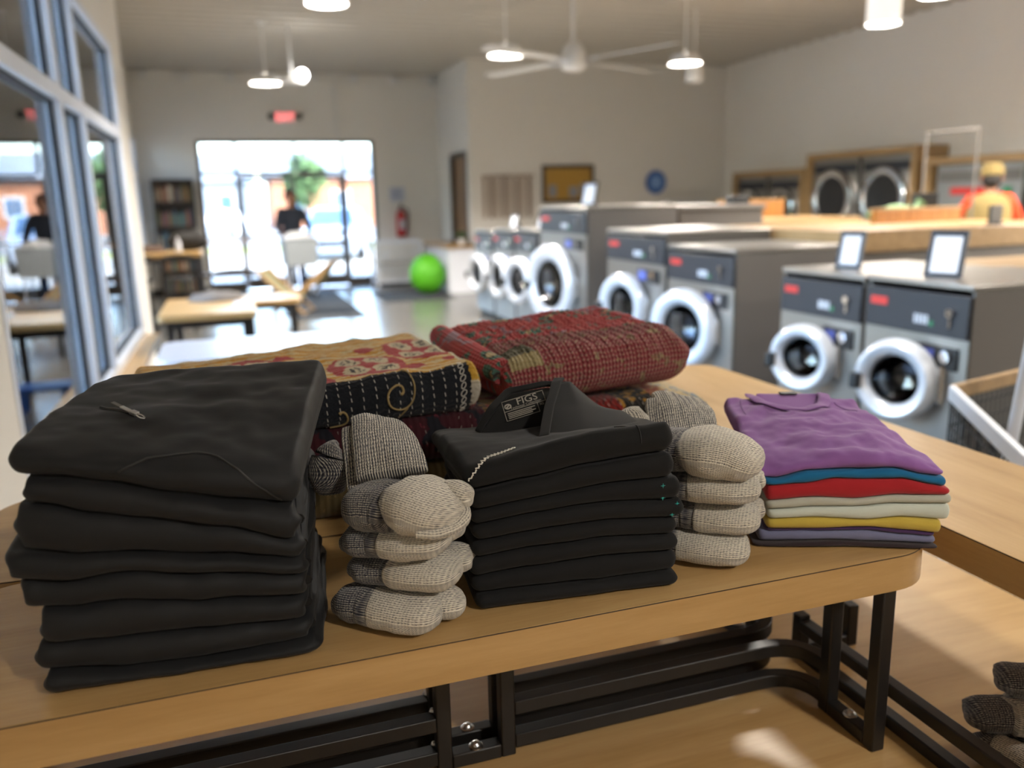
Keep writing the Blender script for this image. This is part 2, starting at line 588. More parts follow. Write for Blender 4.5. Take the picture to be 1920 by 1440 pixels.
# entrance storefront
w2 = struct(thing('window_2', None, None))
Y0, Y1 = YB + .03, YB + .14
def mem(x0, x1, z0, z1, nm='mullion', p=w2, mat='alu_dark', ya=Y0, yb=Y1):
    return MB().bb(x0, x1, ya, yb, z0, z1).build(nm, M[mat], p, bevel=.004)
for x in (SX0, .22, 2.15, SX1 - .06):
    mem(x, x + .06, 0, SZ)
for x in (1.27,):
    mem(x, x + .05, 2.15, SZ)
cols = ((SX0 + .06, .22), (.28, 1.27), (1.32, 2.15), (2.21, SX1 - .06))
for a, c in cols:
    mem(a, c, SZ - .05, SZ, 'head_rail')
    mem(a, c, 2.1, 2.16, 'transom')
    MB().bb(a, c, YB + .08, YB + .086, 2.16, SZ - .05).build('pane', M['glass_clear'], w2, smooth=False)
for a, c in (cols[0], cols[3]):
    mem(a, c, 0, .16, 'sill_rail')
    MB().bb(a, c, YB + .08, YB + .086, .16, 2.1).build('pane', M['glass_clear'], w2, smooth=False)
for i, (a, c) in enumerate(((.285, 1.205), (1.225, 2.145))):
    dr = struct(thing('door_%d' % (i + 2), None, None))
    for x0, x1, z0, z1, nm in ((a, a + .06, .02, 2.09, 'stile'), (c - .06, c, .02, 2.09, 'stile'), (a + .06, c - .06, 2.02, 2.09, 'top_rail'), (a + .06, c - .06, .02, .22, 'bottom_rail')):
        mem(x0, x1, z0, z1, nm, dr, ya=YB + .06, yb=YB + .105)
    MB().bb(a + .06, c - .06, YB + .08, YB + .086, .22, 2.02).build('pane', M['glass_clear'], dr, smooth=False)
    MB().bar((a + .08, YB + .03, 1.0), (c - .08, YB + .03, 1.0), .035).bb(a + .07, a + .12, YB + .02, YB + .06, .96, 1.04).bb(c - .12, c - .07, YB + .02, YB + .06, .96, 1.04).build('push_bar', M['alu'], dr)
    MB().bb(c - .35, c - .06, YB + .0, YB + .06, 2.02, 2.08).build('door_closer', M['alu_dark'], dr)

# ------------------------------------------------------------------ outside
tag(MB().bb(-60, 80, 16.5, 30, -.2, -.02).build('parking_lot', M['concrete_out'], smooth=False), kind='structure')
tag(MB().bb(-60, 80, 30, 34, -.2, -.01).build('road_verge', M['grass'], smooth=False), kind='structure')
tag(MB().bb(-60, 80, 34, 120, -.2, -.03).build('street', M['asphalt'], smooth=False), kind='structure')
tag(MB().bb(-60, -1.6, -30, 16.5, -.2, -.02).build('side_pavement', M['asphalt'], smooth=False), kind='structure')

def house(loc, w, d, h, mat, label, rz=0.0, roof='grey_build'):
    t = thing('building', label, 'building', loc, rz, None)
    MB().bb(-w / 2, w / 2, -d / 2, d / 2, 0, h).build('wall', M[mat], t, smooth=False)
    e = .4
    MB().add([(-w / 2 - e, -d / 2 - e, h), (w / 2 + e, -d / 2 - e, h), (w / 2 + e, d / 2 + e, h), (-w / 2 - e, d / 2 + e, h), (-w / 2 - e, 0, h + d * .28), (w / 2 + e, 0, h + d * .28)],
             [(0, 1, 5, 4), (2, 3, 4, 5), (0, 4, 3), (1, 2, 5), (0, 3, 2, 1)]).build('roof', M[roof], t, smooth=False)
    for i in range(3):
        x = -w * .33 + i * w * .33
        f = MB().bb(x - .6, x + .6, -d / 2 - .06, -d / 2 + .02, h * .35, h * .75).build('window_frame', M['white_paint'], t, smooth=False)
        MB().bb(x - .5, x + .5, -d / 2 - .08, -d / 2 - .05, h * .38, h * .72).build('pane', M['car_glass'], f, smooth=False)
    return t
house((7.5, 62, 0), 9, 7, 3.2, 'brick', 'reddish brown house seen far through the left entrance door')
house((19.5, 60, 0), 8, 7, 3.6, 'brick', 'reddish brown house seen far through the right entrance door', 0.1)
house((-3.5, 74, 0), 11, 8, 3.4, 'grey_build', 'grey house far beyond the leftmost entrance pane')
house((-9.5, 32, -.02), 12, 7, 3.4, 'grey_build', 'long grey building seen through the big left window', radians(75))

def tree(loc, h, r, label):
    t = thing('tree', label, 'tree', loc)
    MB().tube([(0, 0, 0), (.05, 0, h * .3), (0, .06, h * .6)], [.16, .12, .07]).build('trunk', M['dark_wood'], t)
    b = MB()
    rnd = random.Random(int(loc[0] * 7))
    for i in range(420):
        u, v, q = rnd.uniform(0, 2 * pi), rnd.uniform(-1, 1), rnd.random() ** .5
        c = Vector((r * q * sqrt(1 - v * v) * cos(u), r * q * sqrt(1 - v * v) * sin(u), h * .66 + h * .34 * q * v))
        a = Vector((rnd.uniform(-1, 1), rnd.uniform(-1, 1), rnd.uniform(-1, 1))).normalized() * .28
        e = a.cross(Vector((rnd.uniform(-1, 1), rnd.uniform(-1, 1), 1))).normalized() * .2
        b.add([c - a, c + e, c + a, c - e], [(0, 1, 2, 3)])
    b.build('foliage', M['leaf'], t, smooth=False)['kind'] = 'stuff'
tree((4.6, 52, 0), 4.6, 1.3, 'green street tree seen through the left entrance door')
tree((-7.5, 17, 0), 3.6, 1.2, 'small green tree outside the big left window')

def car(loc, rz, label):
    t = thing('parked_car', label, 'car', loc, rz)
    # profile along local X, nose at -X ; cross sections lofted
    st = [(-2.15, .34, .62, .66, .70), (-2.0, .28, .74, .80, .78), (-1.2, .24, .86, .93, .84), (-.95, .24, .9, .97, .86), (-.25, .24, .92, 1.4, .87),
          (.6, .24, .92, 1.46, .87), (1.35, .24, .94, 1.34, .87), (1.9, .28, .92, .98, .84), (2.12, .36, .8, .84, .76)]
    b = MB()
    n = 14
    for x, zb, zs, zt, hw in st:
        ring = [(-hw * .92, zb), (-hw, zb + .15), (-hw, zs - .08), (-hw * .97, zs), (-hw * .8, lerp(zs, zt, .85)), (-hw * .62, zt), (0, zt + .015)]
        ring = ring + [(-q, z) for q, z in ring[-2::-1]] + [(0, zb)]
        b.v += [(x, q, z) for q, z in ring]
    n = len(ring)
    for i in range(len(st) - 1):
        for k in range(n):
            b.f.append((i * n + k, i * n + (k + 1) % n, (i + 1) * n + (k + 1) % n, (i + 1) * n + k))
    b.f += [tuple(range(n)), tuple(range((len(st) - 1) * n, len(st) * n))[::-1]]
    b.build('body', M['car_paint'], t)
    MB().add([(-.93, -.66, 1.0), (-.93, .66, 1.0), (-.3, .52, 1.385), (-.3, -.52, 1.385), (-.99, -.66, .99), (-.99, .66, .99), (-.33, .53, 1.41), (-.33, -.53, 1.41)],
             [(0, 1, 2, 3), (4, 7, 6, 5), (0, 4, 5, 1), (3, 2, 6, 7), (1, 5, 6, 2), (0, 3, 7, 4)]).build('windscreen', M['car_glass'], t)
    for s in (-1, 1):
        MB().add([(-.55, s * .8, 1.03), (1.3, s * .8, 1.03), (1.0, s * .66, 1.32), (-.2, s * .66, 1.35), (-.55, s * .835, 1.03), (1.3, s * .835, 1.03), (1.0, s * .7, 1.33), (-.2, s * .7, 1.36)],
                 [(0, 1, 2, 3), (4, 7, 6, 5), (0, 4, 5, 1), (3, 2, 6, 7), (1, 5, 6, 2), (0, 3, 7, 4)]).build('side_window', M['car_glass'], t)
        MB().box((-2.08, s * .55, .68), (.12, .3, .12)).build('headlamp', M['white_lam'], t, bevel=.02)
        MB().box((-.75, s * .98, 1.02), (.1, .16, .11)).build('mirror', M['car_paint'], t, bevel=.02)
        for x in (-1.35, 1.35):
            w = MB().lathe([(.12, -.1), (.31, -.1), (.33, -.06), (.33, .06), (.31, .1), (.12, .1)], (x, s * .8, .33), 'Y', 24).build('wheel', M['tyre'], t)
            MB().lathe([(.001, 0), (.19, .0), (.2, -.03)], (x, s * .915, .33), 'Y', 16).build('hubcap', M['alu'], w)
    MB().box((-2.13, 0, .5), (.06, .9, .16)).build('grille', M['black'], t, bevel=.01)
car((3.05, 25.5, -.02), radians(78), 'silver blue parked car outside the entrance doors')
car((-.9, 47, -.02), radians(10), 'pale car passing on the far street left of the doors')

# ------------------------------------------------------------------ washers
WX = 3.2

def washer(name, label, y0, y1, h, rr, cz, ang, group, depth=0.95):
    w = y1 - y0
    cy = w * 0.5
    t = thing(name, label, 'washing machine', (WX, y0, 0), 0, group)
    b = MB()
    b.bb(.012, depth, .006, .02, .1, h - .03).bb(.012, depth, w - .02, w - .006, .1, h - .03).bb(depth - .02, depth, .02, w - .02, .1, h - .03)
    b.build('cabinet', M['steel_side'], t, smooth=False)
    MB().bb(.04, depth - .04, .04, w - .04, 0, .1).build('plinth', M['black'], t, smooth=False)
    MB().bb(-.006, depth, 0, w, h - .03, h).build('lid', M['steel'], t, bevel=.008)
    # front panel with a round opening
    n = 48
    zt, zb = h - .07 - .19, .1
    ro = rr * .78
    vs, fs = [], []
    for k in range(n):
        a = 2 * pi * k / n
        vs.append((0, cy + ro * cos(a), cz + ro * sin(a)))
    for k in range(n):
        a = 2 * pi * k / n
        c, s_ = cos(a), sin(a)
        q = []
        if abs(c) > 1e-6: q.append(((w - .006 if c > 0 else .006) - cy) / c)
        if abs(s_) > 1e-6: q.append(((zt if s_ > 0 else zb) - cz) / s_)
        q = min(x for x in q if x > 0)
        vs.append((0, cy + q * c, cz + q * s_))
    for k in range(n):
        j = (k + 1) % n
        fs.append((k, j, n + j, n + k))
    fp = MB().add(vs, fs)
    for Y, Z in ((.006, zt), (w - .006, zt), (.006, zb), (w - .006, zb)):
        ks = sorted(range(n), key=lambda k: (vs[n + k][1] - Y) ** 2 + (vs[n + k][2] - Z) ** 2)[:2]
        fp.add([(0, Y, Z), vs[n + ks[0]], vs[n + ks[1]]], [(0, 1, 2)])
    fp.build('front_panel', M['steel'], t, smooth=False)
    MB().lathe([(ro, 0), (ro * 1.02, .05), (ro * 1.06, .12), (ro * 1.06, .5), (.02, .52)], (0, cy, cz), 'X', 40).build('drum', M['drum'], t)
    MB().lathe([(ro * .93, .03), (ro * 1.0, -.012), (ro * 1.07, .0)], (0, cy, cz), 'X', 40).build('door_seal', M['gasket'], t)
    # control panel and what is on it
    cp = MB().bb(-.012, .02, .01, w - .01, h - .07 - .19, h - .055).build('control_panel', M['panel_dark'], t, bevel=.006)
    MB().bb(-.016, -.01, w * .76, w * .93, h - .145, h - .105).build('badge', M['red_logo'], cp, bevel=.002)
    k = MB()
    for i in range(4):
        k.bb(-.016, -.01, w * (.36 + .035 * i), w * (.36 + .035 * i) + w * .022, h - .21, h - .165)
    k.build('cycle_keys', M['white_paper'], cp, smooth=False)
    MB().bb(-.017, -.01, w * .31, w * .34, h - .215, h - .19).build('start_key', M['green_led'], cp, smooth=False)
    MB().cyl((-.03, w * .16, h - .14), (-.01, w * .16, h - .14), .022, 14).bb(-.022, -.01, w * .15, w * .17, h - .21, h - .17).build('lock', M['chrome'], cp)
    # payment unit to the right under the panel
    pz = h - .36
    pu = MB().bb(-.014, .01, w * .08, w * .42, pz - .055, pz + .055).build('payment_unit', M['black_plastic'], t, bevel=.006)
    MB().bb(-.018, -.012, w * .28, w * .4, pz - .035, pz + .035).build('display', M['blue_lcd'], pu, smooth=False)
    MB().cyl((-.03, w * .17, pz + .01), (-.012, w * .17, pz + .01), .03, 16).build('coin_slot', M['chrome'], pu)
    # door, hinged on its right edge and standing ajar
    R = Matrix.Rotation(radians(ang), 3, 'Z')
    hy = cy - rr
    def tr(v):
        p = R @ Vector((v[0], v[1] + rr, v[2]))
        return (p.x - .02, p.y + hy, p.z + cz)
    dr = MB().lathe([(rr * .6, .012), (rr * .60, -.03), (rr * .64, -.055), (rr * .74, -.075), (rr * .86, -.078), (rr * .96, -.06), (rr, -.03), (rr, .0), (rr * .9, .015), (rr * .6, .012)], axis='X', n=56)
    dr.v = [tr(v) for v in dr.v]
    d = dr.build('door', M['ring'], t)
    g = MB().lathe([(.001, .11), (rr * .3, .1), (rr * .48, .05), (rr * .6, -.01), (rr * .62, -.02), (rr * .48, .04), (rr * .3, .09), (.001, .1)], axis='X', n=40)
    g.v = [tr(v) for v in g.v]
    g.build('door_glass', M['door_glass'], d)
    s_ = MB().lathe([(rr * .58, .03), (rr * .62, .03), (rr * .62, -.035), (rr * .58, -.03), (rr * .58, .03)], axis='X', n=40)
    s_.v = [tr(v) for v in s_.v]
    s_.build('seal', M['gasket'], d)
    hd = MB().box((-.085, rr * .86, -.02), (.05, rr * .26, .085))
    hd.v = [tr(v) for v in hd.v]
    hd.build('handle', M['black_plastic'], d, bevel=.012)
    hg = MB().cyl((-.01, .0, -.09), (-.01, .0, .09), .02, 12)
    hg.v = [(v[0], v[1] + hy, v[2] + cz) for v in hg.v]
    hg.build('hinge', M['chrome'], t)
    return t

G = 'front loading washers along the aisle'
washer('washing_machine', 'nearest steel front loader at the right with a glass porthole door ajar', 2.92, 3.60, 1.12, .205, .63, 20, G)
washer('washing_machine', 'steel front loader left beside the nearest one under the left framed notice', 3.62, 4.33, 1.11, .195, .62, 24, G)
washer('washing_machine', 'white ringed front loader behind the red quilt, lower one of the middle pair', 4.84, 5.75, 1.19, .29, .61, 20, G)
washer('washing_machine', 'taller front loader of the middle pair with its door in shade', 5.79, 6.85, 1.28, .27, .66, 16, G)
washer('washing_machine', 'tallest large steel front loader with an oval looking open door', 7.3, 8.55, 1.47, .40, .70, 14, G)
washer('washing_machine', 'front loader just beyond the tallest machine', 8.62, 9.4, 1.22, .27, .64, 14, G)
washer('washing_machine', 'second front loader beyond the tallest machine', 9.45, 10.25, 1.2, .27, .62, 6, G)
washer('washing_machine', 'farthest front loader at the end of the row', 10.3, 11.1, 1.16, .25, .6, 10, G)

# counters and backing machines behind the washer fronts
def counter(label, x0, x1, y0, y1, h, top='pale_wood', base='steel_side', th=.05):
    t = thing('folding_counter', label, 'counter', ((x0 + x1) / 2, (y0 + y1) / 2, 0))
    a, c = (x1 - x0) / 2, (y1 - y0) / 2
    MB().bb(-a + .02, a - .02, -c + .03, c - .03, 0, h - th).build('base_panel', M[base], t, smooth=False)
    MB().bb(-a, a, -c, c, h - th, h).build('worktop', M[top], t, bevel=.008)
    return t
counter('long pale counter behind the nearest pair of washers', 4.2, 6.6, 2.95, 4.3, 1.1)
counter('light wood counter behind the middle pair of washers', 4.2, 6.6, 5.0, 6.75, 1.27, th=.16)
counter('grey brown counter behind the tallest washer', 4.2, 5.2, 7.35, 8.5, 1.45, top='steel_side')
counter('pale wooden counter under the far orange panel', 5.25, 6.6, 7.6, 8.6, 1.28)

def wood_box(label, x0, x1, y0, y1, z0, z1):
    t = thing('wooden_divider', label, 'divider', ((x0 + x1) / 2, (y0 + y1) / 2, z0))
    a, c, h = (x1 - x0) / 2, (y1 - y0) / 2, z1 - z0
    n = 8
    w = 2 * a / n
    bl = None
    for i in range(n):                 # vertical boards
        o = MB().bb(-a + i * w + .003, -a + (i + 1) * w - .003, -c, c, 0, h - .02 - .002 * (i % 2)).build('board', M['oak_orange'], t, smooth=False)
    MB().bb(-a - .01, a + .01, -c - .01, c + .01, h - .02, h).build('top_cap', M['pale_wood'], t, smooth=False)
wood_box('far orange wooden divider left of the big dryers', 5.35, 6.2, 8.42, 8.5, 1.28, 1.49)
wood_box('near orange wooden divider between the two framed notices', 5.36, 6.3, 5.98, 6.06, 1.0 + .27, 1.27 + .13)

# framed notices standing on the washers
def notice(label, x, y, z, h, w, rz, lean=14, back=False):
    t = thing('notice_stand', label, 'notice', (x, y, z), rz, 'framed notices standing on the washers')
    R = Matrix.Rotation(radians(lean), 3, 'Y')
    def put(b):
        b.v = [tuple(R @ Vector(v)) for v in b.v]
        return b
    f = .022
    b = MB().bb(-.006, .006, -w / 2, -w / 2 + f, 0, h).bb(-.006, .006, w / 2 - f, w / 2, 0, h).bb(-.006, .006, -w / 2 + f, w / 2 - f, 0, f).bb(-.006, .006, -w / 2 + f, w / 2 - f, h - f * 1.3, h).bb(.006, .012, -w / 2, w / 2, 0, h)
    put(b).build('frame', M['black_plastic'], t, smooth=False)
    put(MB().bb(-.003, .005, -w / 2 + f, w / 2 - f, f, h - f * 1.3)).build('sheet', M['white_paper'], t, smooth=False)
    q = h * .2
    MB().add([(q, -.02, h * .7), (q, .02, h * .7), (q + .09, .02, 0), (q + .09, -.02, 0), (q + .006, -.02, h * .7), (q + .006, .02, h * .7), (q + .096, .02, 0), (q + .096, -.02, 0)],
             [(0, 1, 2, 3), (4, 7, 6, 5), (0, 4, 5, 1), (1, 5, 6, 2), (2, 6, 7, 3), (3, 7, 4, 0)]).build('easel_leg', M['black_plastic'], t, smooth=False)
    return t
notice('black framed notice standing on the nearest washer', 3.36, 3.27, 1.121, .235, .18, radians(22))
notice('black framed notice standing on the second nearest washer', 3.42, 4.02, 1.111, .22, .15, radians(24))
notice('framed notice standing on the tallest washer', 3.4, 7.75, 1.471, .24, .2, radians(20))
notice('small pale notice on the washer just beyond the tallest one', 3.36, 8.95, 1.221, .2, .17, radians(20))
notice('small pale notice on the second washer beyond the tallest one', 3.36, 9.95, 1.201, .18, .15, radians(20))
t = thing('notice_stand', 'black back of a notice frame in front of the person in orange', 'notice', (5.72, 5.1, 1.271), radians(25))
MB().bb(-.14, .14, -.01, .01, 0, .15).build('frame', M['black'], t, bevel=.004)
MB().bb(-.06, .06, -.05, .05, 0, .012).build('foot', M['black'], t, bevel=.003)
t = thing('cash_box', 'small black box on the counter left of the far orange divider', 'box', (5.02, 7.6, 1.451))
MB().bb(-.1, .1, -.08, .08, 0, .07).build('body', M['black'], t, bevel=.01)
MB().bb(-.1, .1, -.08, .08, .07, .085).build('lid', M['black_plastic'], t, bevel=.006)
t = thing('monitor', 'dark monitor standing on the counter below the big dryers', 'monitor', (6.38, 6.5, 1.271), radians(-35))
MB().bb(-.12, .12, -.015, .015, .05, .25).build('screen', M['black'], t, bevel=.006)
MB().bb(-.02, .02, .0, .03, .01, .1).bb(-.08, .08, -.06, .06, 0, .012).build('stand', M['black_plastic'], t, bevel=.003)
# soft green bag
t = thing('laundry_bag', 'sage green cloth bag lying on the counter below the big dryers', 'bag', (5.95, 6.4, 1.271))
b = MB().ball((0, 0, .06), 1, 24, (.3, .16, .075))
b.v = [(x * (1 + .2 * n1(x * 9, y * 9, z * 9)), y * (1 + .2 * n1(y * 8, x * 8)), max(0, z * (1 + .3 * n1(x * 7, y * 7, 3)))) for x, y, z in b.v]
b.build('body', M['sage'], t)
b = MB().tube([(.22, 0, .09), (.27, .01, .13), (.3, 0, .17)], [.05, .03, .05], 10).build('neck', M['sage'], t)

# ------------------------------------------------------------------ dryers along the right wall
def dryer(label, y0, y1, h, rr, cz, x=8.55, panel=False):
    w = y1 - y0
    t = thing('dryer', label, 'dryer', (x, y0, 0), 0, 'tumble dryers along the right wall')
    MB().bb(.01, .45, .01, w - .01, 0, h).build('cabinet', M['steel'], t, smooth=False)
    cy = w / 2
    d = MB().lathe([(rr * .72, .0), (rr * .74, -.05), (rr * .84, -.07), (rr * .96, -.06), (rr, -.02), (rr, .01)], (0, cy, cz), 'X', 44).build('door', M['chrome'], t)
    MB().lathe([(.001, -.012), (rr * .5, -.02), (rr * .74, -.03), (rr * .74, -.01), (.001, -.004)], (0, cy, cz), 'X', 36).build('door_glass', M['black_plastic'], d)
    MB().bar((-.08, cy + rr * .86, cz - .07), (-.08, cy + rr * .86, cz + .07), .03).build('handle', M['chrome'], d)
    pz = h - .14
    p = MB().bb(-.005, .012, .05, w - .05, pz - .06, pz + .06).build('control_panel', M['panel_dark'] if not panel else M['steel_side'], t, smooth=False)
    if panel:
        MB().bb(-.012, -.004, w * .3, w * .8, pz - .22, pz - .13).build('badge', M['red_logo'], p, smooth=False)
        MB().bb(-.012, -.004, w * .12, w * .2, pz - .22, pz - .13).build('key', M['green_led'], p, smooth=False)
    return t
dryer('farther small dryer in the low wood trimmed bank', 12.1, 12.95, 1.82, .3, 1.32)
dryer('nearer small dryer in the low wood trimmed bank', 11.2, 12.05, 1.82, .3, 1.32)
dryer('big dryer with dark door in the tall bank', 9.95, 10.95, 2.02, .43, 1.45)
dryer('big dryer with bright chrome ring in the tall bank', 8.95, 9.9, 2.02, .43, 1.45)
dryer('dryer with a red badge left behind the person in orange', 7.3, 8.55, 1.84, .42, .95, panel=True)
dryer('dryer with a red badge right behind the person in orange', 6.0, 7.25, 1.84, .42, .95, panel=True)
def surround(label, y0, y1, h, post0=True, post1=True):
    t = thing('dryer_surround', label, 'trim', (8.53, 0, 0), 0)
    MB().bb(-.03, .505, y0 - .09, y1 + .09, h, h + .09).build('top_board', M['pale_wood'], t, smooth=False)
    MB().bb(-.03, .5, y0 - .09, y0 - .01, 0, h).build('side_board', M['pale_wood'], t, smooth=False)
    MB().bb(-.03, .5, y1 + .01, y1 + .09, 0, h).build('side_board', M['pale_wood'], t, smooth=False)
surround('pale wood surround of the low dryer bank', 11.2, 12.95, 1.83)
surround('pale wood surround of the tall dryer bank', 8.95, 10.95, 2.03)
surround('pale wood surround of the near dryer bank', 5.95, 8.6, 1.85)
t = thing('garment_rack', 'thin grey hanging frame rising above the counters at right', 'rack', (6.75, 6.29, 0))
for y in (0, .62):
    MB().cyl((0, y, .1), (0, y, 2.1), .011, 10).build('post', M['steel_side'], t)
MB().cyl((0, -.014, 2.1), (0, .634, 2.1), .011, 10).build('top_bar', M['steel_side'], t)
MB().bb(-.2, .2, -.02, .02, .08, .11).bb(-.2, .2, .6, .64, .08, .11).bb(-.02, .02, 0, .62, .08, .11).build('base', M['alu'], t, smooth=False)
for x, y in ((-.18, 0), (.18, 0), (-.18, .62), (.18, .62)):
    MB().cyl((x, y - .012, .04), (x, y + .012, .04), .04, 12).build('castor', M['black'], t)

# wire laundry trolley at the right
t = thing('laundry_trolley', 'wire basket laundry trolley at the right edge in front of the nearest washer', 'trolley', (2.2, 2.06, 0), 0)
e1 = Vector((-.56, -.83, 0)).normalized()
e2 = Vector((.97, .24, 0)).normalized()
LA, LB, ZR, ZB = .80, .75, .9, .5
def cp(a, c, z): return e1 * a + e2 * c + Vector((0, 0, z))
for k, (p, q) in enumerate(((cp(0, 0, ZR), cp(LA, 0, ZR)), (cp(0, 0, ZR), cp(0, LB, ZR)), (cp(LA, 0, ZR), cp(LA, LB, ZR)), (cp(0, LB, ZR), cp(LA, LB, ZR)))):
    MB().bar(p, q, .022, .05).build('rim', M['alu'] if k != 1 else M['pale_wood'], t, bevel=.006)
wires = MB()
for i in range(25):
    a = LA * i / 24
    for c in (0, LB):
        wires.bar(cp(a, c, ZB), cp(a, c, ZR), .004)
for i in range(25):
    c = LB * i / 24
    for a in (0, LA):
        wires.bar(cp(a, c, ZB), cp(a, c, ZR), .004)
for j in range(7):
    z = ZB + (ZR - ZB) * j / 7
    for p, q in ((cp(0, 0, z), cp(LA, 0, z)), (cp(0, 0, z), cp(0, LB, z)), (cp(LA, 0, z), cp(LA, LB, z)), (cp(0, LB, z), cp(LA, LB, z))):
        wires.bar(p, q, .006)
for i in range(17):
    wires.bar(cp(LA * i / 16, 0, ZB), cp(LA * i / 16, LB, ZB), .004)
wires.build('wire_mesh', M['black'], t, smooth=False)['kind'] = 'stuff'
for a, c in ((.03, .03), (LA - .03, .03), (.03, LB - .03), (LA - .03, LB - .03)):
    lg = MB().cyl(cp(a, c, .1), cp(a, c, ZB), .014, 10).build('leg', M['alu'], t)
    p = cp(a, c, .05)
    MB().cyl(p - Vector((.015, 0, 0)), p + Vector((.015, 0, 0)), .05, 16).build('castor', M['black'], lg)
for k, a in enumerate((.5,)):
    MB().cyl(cp(a, .03, ZB), cp(a, .03, 1.85) + Vector((.16, 0, 0)), .016, 12).build('upright_pole', M['alu'], t)
    MB().cyl(cp(a, LB - .03, ZB), cp(a, LB - .03, 1.85) + Vector((.16, 0, 0)), .016, 12).build('upright_pole', M['alu'], t)
    MB().cyl(cp(a, .0, 1.85) + Vector((.16, 0, 0)), cp(a, LB, 1.85) + Vector((.16, 0, 0)), .014, 12).build('hanging_bar', M['alu'], t)

# ------------------------------------------------------------------ ceiling things
def lamp(name, label, x, y, z, r, h, power, group, disc=True):
    t = thing(name, label, 'lamp', (x, y, z), 0, group)
    MB().cyl((0, 0, h), (0, 0, Z_C - z), .01, 8).build('stem', M['white_paint'], t)
    MB().cyl((0, 0, Z_C - z - .03), (0, 0, Z_C - z + .0), .06, 16).build('ceiling_rose', M['white_paint'], t)
    pr = [(r * .96, .0), (r, 0), (r * .93, h * .55), (r * .8, h), (.02, h + .02)] if h < .2 else [(r * .96, .0), (r, 0), (r * .98, h * .6), (r * .93, h), (.02, h + .02)]
    MB().lathe(pr, n=36).build('shade', M['white_paint'] if h < .2 else M['opal'], t)
    MB().lathe([(.001, .012), (r * .96, .012), (r * .96, .022), (.001, .022)], n=36).build('diffuser', M['lamp_disc'], t)
    d = bpy.data.lights.new('lamp_light', 'SPOT')
    d.energy = power
    d.color = (1.0, 0.93, 0.84)
    d.shadow_soft_size = r * .8
    d.spot_size = radians(150)
    d.spot_blend = 0.6
    o = bpy.data.objects.new('lamp_light', d)
    COL.objects.link(o)
    o.location = (x, y, z - .02)
    return t
GL = 'pendant lamps under the ceiling'
LP = 230
lamp('pendant_lamp', 'white pendant lamp far left above the entrance side', .646, 11.88, 3.1, .2, .1, LP, GL)
lamp('pendant_lamp', 'white pendant lamp left of the ceiling fan', 3.09, 9.26, 3.1, .2, .1, LP, GL)
lamp('pendant_lamp', 'white pendant lamp right of the ceiling fan', 5.42, 9.41, 3.1, .2, .1, LP, GL)
lamp('pendant_lamp', 'tall white cylinder lamp at the upper right', 6.1, 6.9, 3.1, .155, .37, LP * .3, GL)
lamp('pendant_lamp', 'white lamp cut by the top edge of the picture, left of centre', .909, 7.2, 3.1, .17, .2, LP * .4, GL)
lamp('pendant_lamp', 'white lamp cut by the top right corner', 5.75, 5.9, 3.12, .15, .26, LP * .3, GL)
for x, y, lab in ((8.2, 4.0, 'white lamp over the near right wall outside the view'), (8.35, 5.2, 'added white lamp beyond the right edge, brightening the right wall'), (8.0, 2.2, 'added white lamp nearest the viewer, brightening the right wall'), (2.6, 3.2, 'white lamp overhead between table and washers'), (4.6, .6, 'white lamp overhead at the near right'), (1.6, -1.6, 'added white fill lamp overhead behind the display table')):
    lamp('pendant_lamp', lab, x, y, 3.1, .17, .2, LP * (.8 if x > 7 else .31), GL)  # dryer-side, nearest-wall and rear lamps are added: wall brightening and fill from behind
t = thing('pendant_lamp', 'small dim cylinder lamp just below the lamp right of the fan', 'lamp', (5.9, 10.0, 2.98), 0, GL)
MB().lathe([(.001, 0), (.11, 0), (.1, .26), (.001, .27)], n=24).build('shade', M['white_paint'], t)
MB().cyl((0, 0, .26), (0, 0, Z_C - 2.98), .01, 8).build('stem', M['white_paint'], t)

t = thing('ceiling_fan', 'white four bladed ceiling fan at the top centre', 'fan', (3.91, 9.29, 2.97))
MB().cyl((0, 0, .3), (0, 0, .9), .022, 12).build('downrod', M['white_paint'], t)
MB().lathe([(.001, 0), (.1, .0), (.135, .03), (.135, .2), (.1, .27), (.04, .32), (.02, .34)], n=32).build('motor_housing', M['white_paint'], t)
MB().lathe([(.02, .78), (.05, .79), (.11, .87), (.12, .9)], n=24).build('canopy', M['white_paint'], t)
for k in range(4):
    a = radians(27 + 90 * k)
    R = Matrix.Rotation(a, 3, 'Z') @ Matrix.Rotation(radians(12), 3, 'X')
    b = MB().add([(.28, -.05, 0), (1.38, -.075, 0), (1.42, 0, 0), (1.38, .075, 0), (.28, .05, 0), (.28, -.05, .012), (1.38, -.075, .012), (1.42, 0, .012), (1.38, .075, .012), (.28, .05, .012)],
                 [(0, 4, 3, 2, 1), (5, 6, 7, 8, 9), (0, 1, 6, 5), (1, 2, 7, 6), (2, 3, 8, 7), (3, 4, 9, 8), (4, 0, 5, 9)])
    b.v = [tuple(R @ Vector(v) + Vector((0, 0, .1))) for v in b.v]
    bl = b.build('blade', M['white_paint'], t, smooth=False)
    b = MB().bb(.1, .34, -.02, .02, -.006, .0)
    b.v = [tuple(R @ Vector(v) + Vector((0, 0, .1))) for v in b.v]
    b.build('blade_iron', M['alu'], bl, smooth=False)

t = thing('emergency_light', 'small round emergency spot hanging on a conduit at upper left', 'lamp', (.99, 12.0, 3.15))
MB().cyl((0, 0, 0), (0, 0, .72), .018, 10).build('conduit', M['white_paint'], t)
MB().bb(-.12, .2, -.05, .05, -.03, .05).build('housing', M['white_paint'], t, bevel=.01)
MB().ball((.14, -.05, .08), .075, 18).build('bulb', M['bulb'], t)
tag(MB().cyl((2.1, YB - .03, 2.72), (2.1, YB - .03, Z_C), .02, 10).build('conduit', M['white_paint']), 'thin white conduit on the back wall above the entrance', 'conduit')

